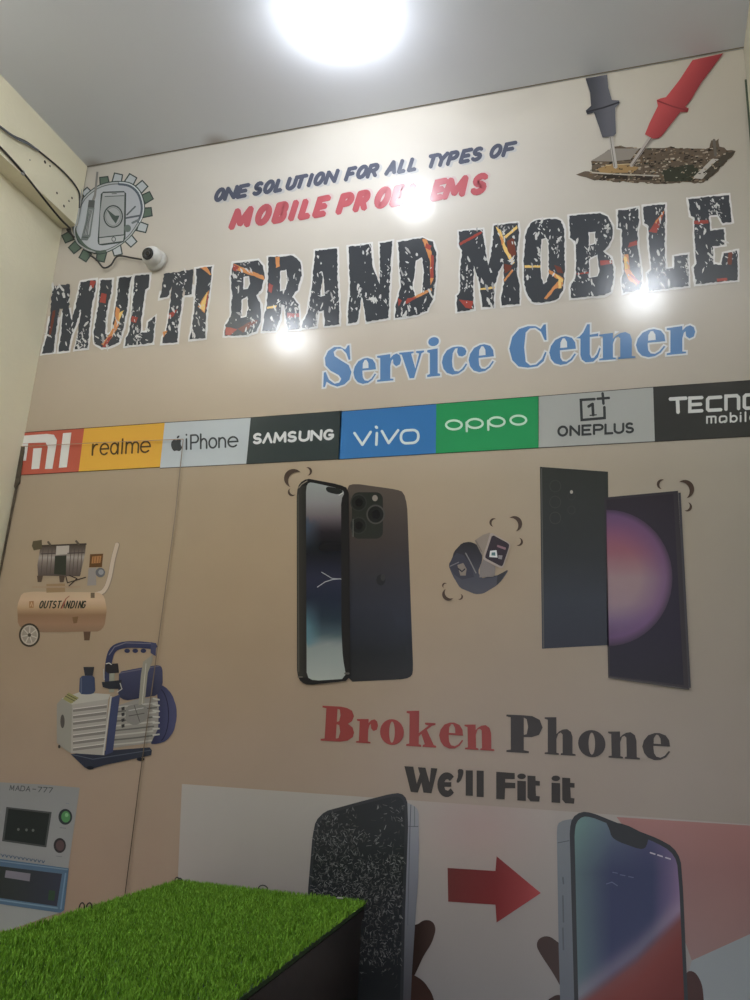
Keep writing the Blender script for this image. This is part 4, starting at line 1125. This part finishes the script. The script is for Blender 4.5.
w.poly(Hc([(615, 297), (643, 298), (643, 398), (615, 397)]), kk); w.poly(Hc([(658, 298), (686, 299), (686, 403), (658, 402)]), kk)
w.poly(Ic([(25, 303), (98, 308), (98, 332), (60, 331), (60, 345), (100, 347), (100, 368), (60, 368), (58, 412), (25, 410)]), kk)
for x_ in (125, 260):
    d = 0 if x_ == 125 else 8
    w.poly(Ic([(x_ - 17, 338 + d), (x_ + 17, 340 + d), (x_ + 17, 418 + d), (x_ - 17, 416 + d)]), kk); w.poly(Ic(ell(x_, 321 + d, 17, 11, 16)), kk)
for x_, d in ((0, 0), (137, 8)):
    w.poly(Ic([(x + x_, y + d) for x, y in [(150, 318), (180, 320), (180, 338), (197, 340), (197, 358), (180, 357), (182, 398), (197, 400), (195, 421), (160, 419), (148, 405), (148, 318)]]), kk)
w.build('bold_lettering', mural, 'black chunky lettering below the serif words')

# --- pale band with the before and after phones
Xc = crop(520, 790, .30667); Vc = crop(290, 780, .22667)
bd = Print(1)
def band(x, y):
    a = ramp([(780, (128, 122, 117)), (850, (118, 111, 108)), (920, (108, 102, 101)), (1000, (98, 95, 97))], y)
    return lerp(a, (128, 104, 102), .75 * math.exp(-((x - 480) / 55) ** 2 - ((y - 825) / 40) ** 2))
bd.grid([(182, 784), (800, 828), (815, 1110), (168, 1110)], 30, 16, lambda u, v: band(182 + 620 * u, 784 + 44 * u + v * 300))
bnd = bd.build('pale_band', mural, 'pale grey white panel behind the before and after phones')
bd = Print(2)
bd.poly(Xc([(315, 88), (940, 128), (948, 380), (560, 556), (470, 300)]), lambda x, y: ramp([(815, (126, 84, 82)), (870, (110, 76, 76)), (960, (104, 80, 80))], y), sub=3)
bd.poly(Xc([(560, 556), (948, 380), (960, 1000), (440, 1000)]), (98, 104, 110))
bd.build('pink_wedge', mural, 'dusty pink wedge behind the right phone')
Wc = crop(290, 690, .61333)
ar = Print(3)
ar.poly(Wc([(257, 290), (335, 295), (337, 271), (409, 331), (337, 379), (335, 350), (258, 345)]), lambda x, y: ramp([(447, (84, 40, 40)), (495, (96, 36, 38)), (540, (126, 44, 46))], x), sub=3)
ar.build('arrow_picture', mural, 'dark red arrow pointing right between the phones')

# cracked phone with holding fingers
hd = Print(3)
hd.poly(Vc(smooth([(500, 640), (560, 640), (590, 616), (628, 620), (646, 655), (626, 720), (590, 775), (556, 850), (520, 920), (470, 900)], 2)), lambda x, y: lerp((42, 34, 32), (56, 44, 42), max(0, min(1, (x - 418) / 18))), sub=2)
hd.build('finger_picture', mural, 'dark finger tip beside the cracked phone')
hd = Print(4)
hd.poly(Vc(smooth([(480, 850), (540, 855), (590, 885), (630, 945), (650, 1040), (660, 1300), (440, 1300)], 2)), (48, 36, 34), sub=1)
hd.build('finger_picture', mural, 'lower dark finger beside the cracked phone')
bp = Print(5)
bp.poly(Vc(smooth([(505, 95), (548, 112), (568, 135), (570, 300), (566, 450), (552, 640), (538, 860), (520, 1300), (480, 1300)], 1)), lambda x, y: ramp([(800, (110, 110, 116)), (850, (94, 95, 108)), (920, (78, 80, 88)), (1000, (56, 56, 62))], y), sub=3)
bp.stroke(Vc([(534, 110), (530, 210), (520, 640)]), 1.0, (70, 72, 82)); bp.stroke(Vc([(550, 118), (550, 205)]), 1.2, (84, 86, 92)); bp.stroke(Vc([(524, 205), (566, 205)]), .8, (70, 70, 78))
outl = smooth([(78, 1300), (80, 490), (100, 250), (114, 180), (155, 138), (300, 98), (440, 62), (490, 56), (518, 85), (522, 200), (508, 600), (494, 1300)], 1)
bp.poly(Vc(outl), (44, 45, 49))
scrn = smooth([(92, 1290), (94, 490), (112, 256), (128, 190), (165, 150), (300, 112), (440, 76), (482, 72), (504, 95), (508, 200), (494, 600), (480, 1290)], 1)
bp.poly(Vc(scrn), (38, 40, 43))
bp.off += .0002
rs = random.Random(21)
spx = Vc(scrn)
f0_ = bp.off
for n in range(900):
    x, y = rs.uniform(100, 500), rs.uniform(120, 860)
    if y < 330 and x > 300 and rs.random() > .12: continue
    if y > 780 and rs.random() > .3: continue
    p = Vc((x, y))[0]
    if not inside(p, spx): continue
    a = rs.uniform(0, 2 * PI); l = rs.uniform(.8, 2.6)
    b = rs.choice((48, 54, 60, 68, 76, 86))
    bp.off = f0_ + (n % 50) * .000009
    bp.poly([(p[0] + math.cos(a + t) * l * k, p[1] + math.sin(a + t) * l * k * 1.2) for t, k in ((0, 1), (2.0, .5), (3.6, .9))], (b, b, b + 2))
bp.off = f0_ + .0006
sh0 = bp.off
foci = [(310, 280), (200, 240), (470, 110), (400, 400), (350, 700), (180, 420)]
n = 0
while n < 1500:
    x, y = rs.uniform(100, 500), rs.uniform(90, 900)
    # fewer shards in the dark upper band
    dens = 1.0
    if y < 330 and x > 300: dens = .10
    if y < 330 and x > 300 and abs(y - (230 + (x - 250) * .3)) < 25: dens = .7
    if y < 210 and x > 200: dens = .06
    if x > 440 and y < 170: dens = .8
    if y > 800: dens = .3
    if y > 860: dens = .06
    if rs.random() > dens: continue
    p = Vc((x, y))[0]
    if not inside(p, spx): continue
    f0 = rs.choice(foci)
    a = math.atan2(y - f0[1], x - f0[0]) + rs.gauss(0, .5) + (PI / 2 if rs.random() < .35 else 0)
    l = rs.uniform(1.2, 5.2); b = rs.choice((62, 70, 80, 92, 104, 118))
    wdt = rs.uniform(.2, .65)
    k = .82 if y < 600 else .72
    bp.off = sh0 + (n % 60) * .000007
    bp.stroke([p, (p[0] + math.cos(a) * l * .5, p[1] + math.sin(a) * l * .5 + rs.uniform(-.4, .4)), (p[0] + math.cos(a) * l, p[1] + math.sin(a) * l)], wdt, (b * k, b * k, b * k * 1.02), cap=False)
    n += 1
bp.build('cracked_phone_picture', mural, 'phone with shattered dark screen beside the counter')

# mended phone
for pts_, c_, l_ in (([(132, 640), (110, 600), (70, 540), (52, 508), (62, 482), (92, 474), (120, 492), (150, 520), (160, 700)], (52, 40, 38), 'dark thumb at the left edge of the mended phone'),
                     ([(540, 590), (570, 590), (594, 630), (600, 690), (610, 1000), (520, 1000)], (56, 38, 37), 'dark fingers at the right edge of the mended phone'),
                     ([(80, 690), (130, 660), (160, 700), (180, 1000), (60, 1000)], (48, 37, 35), 'palm below the mended phone')):
    hd = Print(3)
    hd.poly(Xc(smooth(pts_, 2)), c_, sub=1)
    hd.build('finger_picture', mural, l_)
np_ = Print(6)
np_.poly(Xc(smooth([(120, 125), (128, 102), (180, 92), (190, 400), (196, 1000), (140, 1000), (126, 500)], 1)), lambda x, y: ramp([(820, (90, 94, 100)), (870, (82, 88, 96)), (1000, (70, 74, 84))], y), sub=2)
for y0_, y1_ in ((285, 305), (345, 430), (450, 520)): np_.stroke(Xc([(140, y0_), (142, y1_)]), 1.6, (64, 68, 76))
np_.stroke(Xc([(124, 172), (160, 165)]), .8, (60, 62, 70))
np_.poly(Xc(smooth([(162, 130), (170, 90), (200, 70), (235, 74), (330, 112), (450, 158), (500, 186), (524, 225), (532, 330), (548, 700), (560, 1000), (186, 1000), (172, 500)], 1)), (42, 44, 48))
def mend(x, y):
    xx, yy = (x - 520) / .30667, (y - 790) / .30667
    top = lerp((84, 118, 116), (66, 66, 104), max(0, min(1, (xx - 180) / 230)))
    top = lerp(top, (96, 80, 120), max(0, min(1, (xx - 400) / 130)) * .8)
    midc = lerp((72, 94, 100), (48, 54, 88), max(0, min(1, (xx - 180) / 120)))
    midc = lerp(midc, (104, 82, 122), max(0, min(1, (xx - 430) / 90)))
    c = lerp(top, midc, max(0, min(1, (yy - 110) / 160)))
    # warm sweep from lower left to the right
    edge = 700 - (xx - 180) * .75 - max(0, xx - 380) * .25
    k = max(0, min(1, (yy - edge) / 40 + .5))
    low = ramp([(0, (104, 58, 60)), (80, (108, 46, 44)), (200, (98, 40, 38)), (500, (80, 34, 34))], yy - edge)
    lighter = math.exp(-((yy - edge + 25) / 40) ** 2) * .45
    c = lerp(c, (128, 110, 130), lighter)
    return tuple(v * .88 for v in lerp(c, low, k))
np_.poly(Xc(smooth([(178, 140), (184, 104), (204, 86), (232, 88), (330, 126), (445, 172), (490, 198), (512, 232), (520, 330), (536, 700), (546, 990), (198, 990), (186, 500)], 1)), mend, sub=6)
np_.poly(Xc(smooth([(278, 100), (292, 128), (298, 152), (320, 168), (390, 193), (408, 190), (416, 172), (420, 150), (345, 112)], 1)), (40, 42, 46))
for x_ in (432, 456, 482): np_.stroke(Xc([(x_ - 7, 204 + (x_ - 432) * .32), (x_ + 8, 209 + (x_ - 432) * .32)]), 1.4, (128, 122, 138))
for x_, y_ in ((310, 268), (335, 276), (362, 282)): np_.stroke(Xc([(x_ - 8, y_), (x_ + 8, y_ + 3)]), .8, (66, 74, 104))
np_.stroke(Xc([(282, 306), (300, 300), (318, 312)]), .9, (66, 74, 104))
np_.build('mended_phone_picture', mural, 'phone with colourful whole screen at the lower right')

# ------------------------------------------------------------------ security camera
M_white = noise_mat('white_plastic', (214, 212, 206), .35, .03, 20)
M_black = noise_mat('black_glass', (30, 30, 32), .12, .1, 20)
M_dark = noise_mat('black_cable', (46, 44, 42), .5, .1, 30)
M_greyc = noise_mat('grey_cable', (104, 108, 116), .5, .1, 30)
M_whitec = noise_mat('white_cable', (176, 176, 172), .45, .05, 30)
bp0 = on_wall(157.5, 262.0)
cam_t = empty('security_camera', (bp0.x, WY - .004, bp0.z))
tag(cam_t, 'small white dome security camera mounted on the mural under the gear emblem', 'security camera')
bm = bmesh.new(); add_lathe(bm, [(0, 0), (.030, 0), (.030, .006), (.028, .012), (.024, .016), (.0, .016)], (bp0.x, WY - .004, bp0.z), (0, -1, 0), 36)
mesh_obj('mount_base', bm, M_white, cam_t, True)
ax = Vector((.02, -1, -.22)).normalized()
bc = Vector((bp0.x, WY - .026, bp0.z))
bm = bmesh.new()
prof = [(0, -.026)] + [(.027 * math.sin(math.radians(a)), -.027 * math.cos(math.radians(a))) for a in range(20, 142, 7)]
prof += [(.0172, .0222), (.0166, .021), (0, .021)]
add_lathe(bm, prof, bc, ax, 36)
body = mesh_obj('camera_ball', bm, M_white, cam_t, True)
bm = bmesh.new(); add_lathe(bm, [(0, .0212), (.0162, .0212), (.0162, .0232), (.0145, .0242), (.012, .0236), (0, .0236)], bc, ax, 32)
lens = mesh_obj('lens_face', bm, M_black, cam_t, True); tag(lens, 'black round lens face')
M_led = noise_mat('lens_ring', (74, 72, 70), .3)
bm = bmesh.new()
add_lathe(bm, [(.0078, .0234), (.0078, .0248), (.0062, .0248), (.0062, .0234)], bc, ax, 24)
mesh_obj('lens_ring', bm, M_led, lens, True)

def cable(name, pts, r, mat, label, parent=None):
    bm = bmesh.new(); add_tube(bm, catmull(pts, 8), r)
    o = mesh_obj(name, bm, mat, parent, True)
    if label and not parent: tag(o, label, 'cable')
    return o
W_ = lambda x, y, off=.008: on_wall(x, y, off)
BX = lambda x, y, off=.004: on_x(x, y, XB) + Vector((off, 0, 0))
cable('camera_cable', [W_(91, 256, .008), W_(99, 262, .010), W_(106, 270, .012), W_(113, 267, .010), W_(118, 259, .009), W_(124, 258, .010), W_(135, 260, .010), W_(146, 262, .012), W_(155, 262, .010)], .0024, M_dark, 'thin black cable looping from the gear emblem to the dome security camera')
# cables on the beam
cable('beam_cable', [BX(-14, 138), BX(0, 148.5), BX(22, 173), BX(45, 202), BX(60, 220), BX(69, 229)] + [W_(74, 236, .030), W_(77, 240, .012)], .0028, M_dark, 'straight black cable running down the cream beam')
cable('beam_cable', [BX(-12, 119), BX(0, 127.5), BX(12, 136), BX(25, 142), BX(36, 150), BX(46, 158), BX(58, 168), BX(68, 178), BX(75, 187), BX(78.5, 194, .003)] + [W_(82, 203, .012), W_(81, 210, .008)], .0022, M_dark, 'curved dark cable sagging across the upper face of the cream beam')
cable('beam_cable', [BX(-12, 121, .009), BX(0, 129.5, .009), BX(12, 138, .009), BX(25, 144.5, .009), BX(36, 151, .008)], .0026, M_greyc, 'short grey cable beside the curved dark cable at the left edge')
cable('corner_cable', [W_(83.5, 190, .010), W_(82.5, 200, .008), W_(80.5, 212, .008), W_(78.5, 223, .008), W_(76.5, 231, .009), W_(77, 238, .009), W_(80, 245, .009), W_(88, 251, .009), W_(97, 254, .008)], .0022, M_whitec, 'pale grey cable dropping down the corner and curving under the gear emblem')
# white cable clip on the black beam cable
pc = BX(22, 173, .004)
bm = bmesh.new(); add_box(bm, (pc.x - .004, pc.y - .0045, pc.z - .006), (pc.x + .002, pc.y + .0045, pc.z + .006)); bmesh.ops.bevel(bm, geom=bm.edges[:], offset=.0012, segments=2, affect='EDGES')
tag(mesh_obj('cable_clip', bm, M_whitec), 'tiny white clip pinning the black cable to the beam', 'cable clip')

# ------------------------------------------------------------------ ceiling lights
def emit_mat(name, rgb, s):
    m, nt, b = new_mat(name)
    b.inputs['Base Color'].default_value = (.8, .8, .8, 1)
    b.inputs['Emission Color'].default_value = (*rgb, 1)
    b.inputs['Emission Strength'].default_value = s
    n = nt.nodes.new('ShaderNodeTexNoise'); n.inputs['Scale'].default_value = 4
    mr = nt.nodes.new('ShaderNodeMapRange'); mr.inputs[3].default_value = s * .97; mr.inputs[4].default_value = s * 1.03
    nt.links.new(n.outputs['Fac'], mr.inputs[0]); nt.links.new(mr.outputs[0], b.inputs['Emission Strength'])
    return m
M_rim = noise_mat('lamp_rim', (226, 226, 224), .4, .03, 20)
def ceiling_lamp(x, y, r, s, label):
    t = empty('ceiling_light', (x, y, CEIL)); tag(t, label, 'ceiling light', 'round ceiling lights')
    bm = bmesh.new(); add_lathe(bm, [(0, 0), (r * .62, 0), (r * .62, .013), (0, .013)], (x, y, CEIL), (0, 0, -1), 40)
    mesh_obj('lamp_rim', bm, M_rim, t)
    bm = bmesh.new()
    add_lathe(bm, [(r * .6, .012), (r * .85, .018)] + [(r * math.cos(math.radians(a)), .034 + r * .75 * math.sin(math.radians(a))) for a in range(-15, 90, 8)] + [(0, .034 + r * .75)], (x, y, CEIL), (0, 0, -1), 40)
    mesh_obj('diffuser', bm, emit_mat('lamp_diffuser', (.90, .945, 1.0), s), t, True)
S1, S2, S3 = 44.0, 62.0, 62.0
ZL = .052
def lamp_at(px, py, drop):
    """lamp whose mirror image in the glossy mural is seen at this spot"""
    r = ray(px, py); t_ = (CEIL - drop - CZ) / r.z
    return r.x * t_, 2 * WY - r.y * t_
x_, y_ = lamp_at(413, 207, ZL); ceiling_lamp(x_, y_, .058, S1, 'bright round ceiling light close above the mural')
x_, y_ = lamp_at(290, 343, ZL); ceiling_lamp(x_, y_, .076, S2, 'round ceiling light out of view, glaring on the mural under the middle heading word')
x_, y_ = lamp_at(643, 300, ZL); ceiling_lamp(x_, y_, .076, S3, 'round ceiling light out of view, glaring on the mural under the last heading word')

# ------------------------------------------------------------------ counter with artificial grass
ZT = CZ - .262
fl, fr = on_z(178, 878, ZT), on_z(366, 899, ZT)
nr, nl = on_z(225, 1002, ZT), on_z(-2, 931, ZT)
def extend(a, b, y):
    t = (y - a.y) / (b.y - a.y)
    return a + (b - a) * t
yn = .42
q_top = [fl, fr, extend(fr, nr, yn), extend(fl, nl, yn)]
def shrink(q, d):
    c = sum(q, Vector()) / 4
    return [p + (c - p).normalized() * d for p in q]
M_counter = noise_mat('dark_counter_laminate', (34, 25, 22), .35, .15, 8, spec=.25)
M_matbase = noise_mat('grass_backing', (42, 72, 40), .8, .2, 40)
ct = empty('shop_counter', (sum(p.x for p in q_top) / 4, sum(p.y for p in q_top) / 4, 0))
tag(ct, 'dark brown shop counter standing against the mural under a green grass mat', 'counter')
bm = bmesh.new(); add_prism(bm, [(p.x, p.y) for p in shrink(q_top, .012)], .08, ZT - .034); mesh_obj('cabinet_body', bm, M_counter, ct)
bm = bmesh.new(); add_prism(bm, [(p.x, p.y) for p in shrink(q_top, .002)], ZT - .034, ZT - .014)
bmesh.ops.bevel(bm, geom=bm.edges[:], offset=.002, segments=2, affect='EDGES'); mesh_obj('worktop', bm, M_counter, ct)
bm = bmesh.new(); add_prism(bm, [(p.x, p.y) for p in shrink(q_top, .05)], 0, .08); mesh_obj('plinth', bm, M_counter, ct)

mat_t = empty('grass_mat', (ct.location.x, ct.location.y, ZT - .014))
tag(mat_t, 'bright green artificial grass mat lying on the dark counter', 'grass mat')
bm = bmesh.new(); add_prism(bm, [(p.x, p.y) for p in q_top], ZT - .014, ZT - .008); mesh_obj('mat_backing', bm, M_matbase, mat_t)

def blade_mat():
    m, nt, b = new_mat('grass_fibre')
    g = nt.nodes.new('ShaderNodeNewGeometry')
    n = nt.nodes.new('ShaderNodeTexNoise'); n.inputs['Scale'].default_value = 28; n.inputs['Detail'].default_value = 4
    nt.links.new(g.outputs['Position'], n.inputs['Vector'])
    at = nt.nodes.new('ShaderNodeAttribute'); at.attribute_name = 'tint'
    cr_ = nt.nodes.new('ShaderNodeValToRGB')
    cr_.color_ramp.elements[0].position = .2; cr_.color_ramp.elements[0].color = (*GRASS_A, 1)
    cr_.color_ramp.elements[1].position = .8; cr_.color_ramp.elements[1].color = (*GRASS_B, 1)
    ad = nt.nodes.new('ShaderNodeMath'); ad.operation = 'MULTIPLY_ADD'; ad.inputs[1].default_value = .6; 
    nt.links.new(at.outputs['Fac'], ad.inputs[0])
    m2 = nt.nodes.new('ShaderNodeMath'); m2.operation = 'MULTIPLY'; m2.inputs[1].default_value = .5
    nt.links.new(n.outputs['Fac'], m2.inputs[0]); nt.links.new(m2.outputs[0], ad.inputs[2])
    nt.links.new(ad.outputs[0], cr_.inputs[0])
    nt.links.new(cr_.outputs[0], b.inputs['Base Color'])
    b.inputs['Roughness'].default_value = .6
    b.inputs['Specular IOR Level'].default_value = .25
    return m
GRASS_A = (.10, .25, .018); GRASS_B = (.30, .58, .06)
rs = random.Random(5)
V = []; Fc_ = []; T = []
A0, B0, C0, D0 = q_top
for i in range(70000):
    u, v = rs.random(), rs.random()
    p = (A0 * (1 - u) + B0 * u) * (1 - v) + (D0 * (1 - u) + C0 * u) * v
    a = rs.uniform(0, 2 * PI); wd = rs.uniform(.0007, .0012)
    h = rs.uniform(.0065, .0105)
    ln = rs.uniform(.001, .007); b_ = rs.uniform(0, 2 * PI)
    dx, dy = math.cos(a) * wd, math.sin(a) * wd
    lx, ly = math.cos(b_) * ln, math.sin(b_) * ln
    k = len(V)
    z0 = ZT - .0085
    V += [(p.x - dx, p.y - dy, z0), (p.x + dx, p.y + dy, z0), (p.x + dx * .7 + lx * .5, p.y + dy * .7 + ly * .5, z0 + h * .65), (p.x - dx * .7 + lx * .5, p.y - dy * .7 + ly * .5, z0 + h * .65), (p.x + lx, p.y + ly, z0 + h)]
    Fc_ += [(k, k + 1, k + 2, k + 3), (k + 3, k + 2, k + 4)]
    T += [rs.random()] * 5
me = bpy.data.meshes.new('grass_pile'); me.from_pydata(V, [], Fc_)
fa = me.attributes.new('tint', 'FLOAT', 'POINT'); fa.data.foreach_set('value', T)
me.materials.append(blade_mat())
gp = bpy.data.objects.new('grass_pile', me); COL.objects.link(gp); parent_keep(gp, mat_t); tag(gp, kind='stuff')

# bent wire loops at the edges of the mat
def wire(px, py, s, label, kinks):
    c = on_z(px, py, ZT - .004)
    bm = bmesh.new()
    for (ox, w_, h_) in kinks:
        right = Vector((.95, .25, 0)); 
        pts = [c + right * (ox - w_) * s + Vector((0, 0, -.002)), c + right * (ox - w_ * .8) * s + Vector((0, 0, h_ * .7 * s)), c + right * ox * s + Vector((0, 0, h_ * s)), c + right * (ox + w_ * .8) * s + Vector((0, 0, h_ * .6 * s)), c + right * (ox + w_) * s + Vector((0, 0, -.002))]
        add_tube(bm, catmull(pts, 6), .0011, 6)
    o = mesh_obj('wire_loop', bm, M_dark, None, True)
    tag(o, label, 'wire loop', 'wire loops on the grass mat')
wire(85, 909, .55, 'double black wire loop sticking up at the left edge of the grass mat', [(-.010, .008, .016), (.012, .009, .017)])
wire(178, 881, .55, 'small black wire loop at the far left corner of the grass mat', [(-.004, .008, .012), (.007, .006, .010)])
wire(263, 890, .6, 'thin black wire arch at the middle of the far edge of the grass mat', [(0, .016, .014)])
c = on_z(340, 899, ZT + .003)
bm = bmesh.new(); add_box(bm, (c.x - .006, c.y - .003, c.z), (c.x + .006, c.y + .003, c.z + .003)); bmesh.ops.bevel(bm, geom=bm.edges[:], offset=.0012, segments=1, affect='EDGES')
tag(mesh_obj('paper_scrap', bm, M_whitec), 'tiny white scrap lying at the far right of the grass mat', 'scrap')

# ------------------------------------------------------------------ camera, world, colour
cd = bpy.data.cameras.new('camera')
cam = bpy.data.objects.new('camera', cd); COL.objects.link(cam)
M4 = RT.to_4x4(); M4.translation = Vector((0, 0, CZ))
cam.matrix_world = M4
cd.sensor_fit = 'VERTICAL'; cd.sensor_height = 36.0
cd.lens = F * 36.0 / 1000.0
cd.clip_start = .01
scene.camera = cam

wd = bpy.data.worlds.new('room_air'); scene.world = wd
wd.use_nodes = True
bg = wd.node_tree.nodes['Background']
bg.inputs[0].default_value = (.82, .84, .90, 1); bg.inputs[1].default_value = .80
scene.view_settings.view_transform = 'Standard'
scene.view_settings.exposure = 0
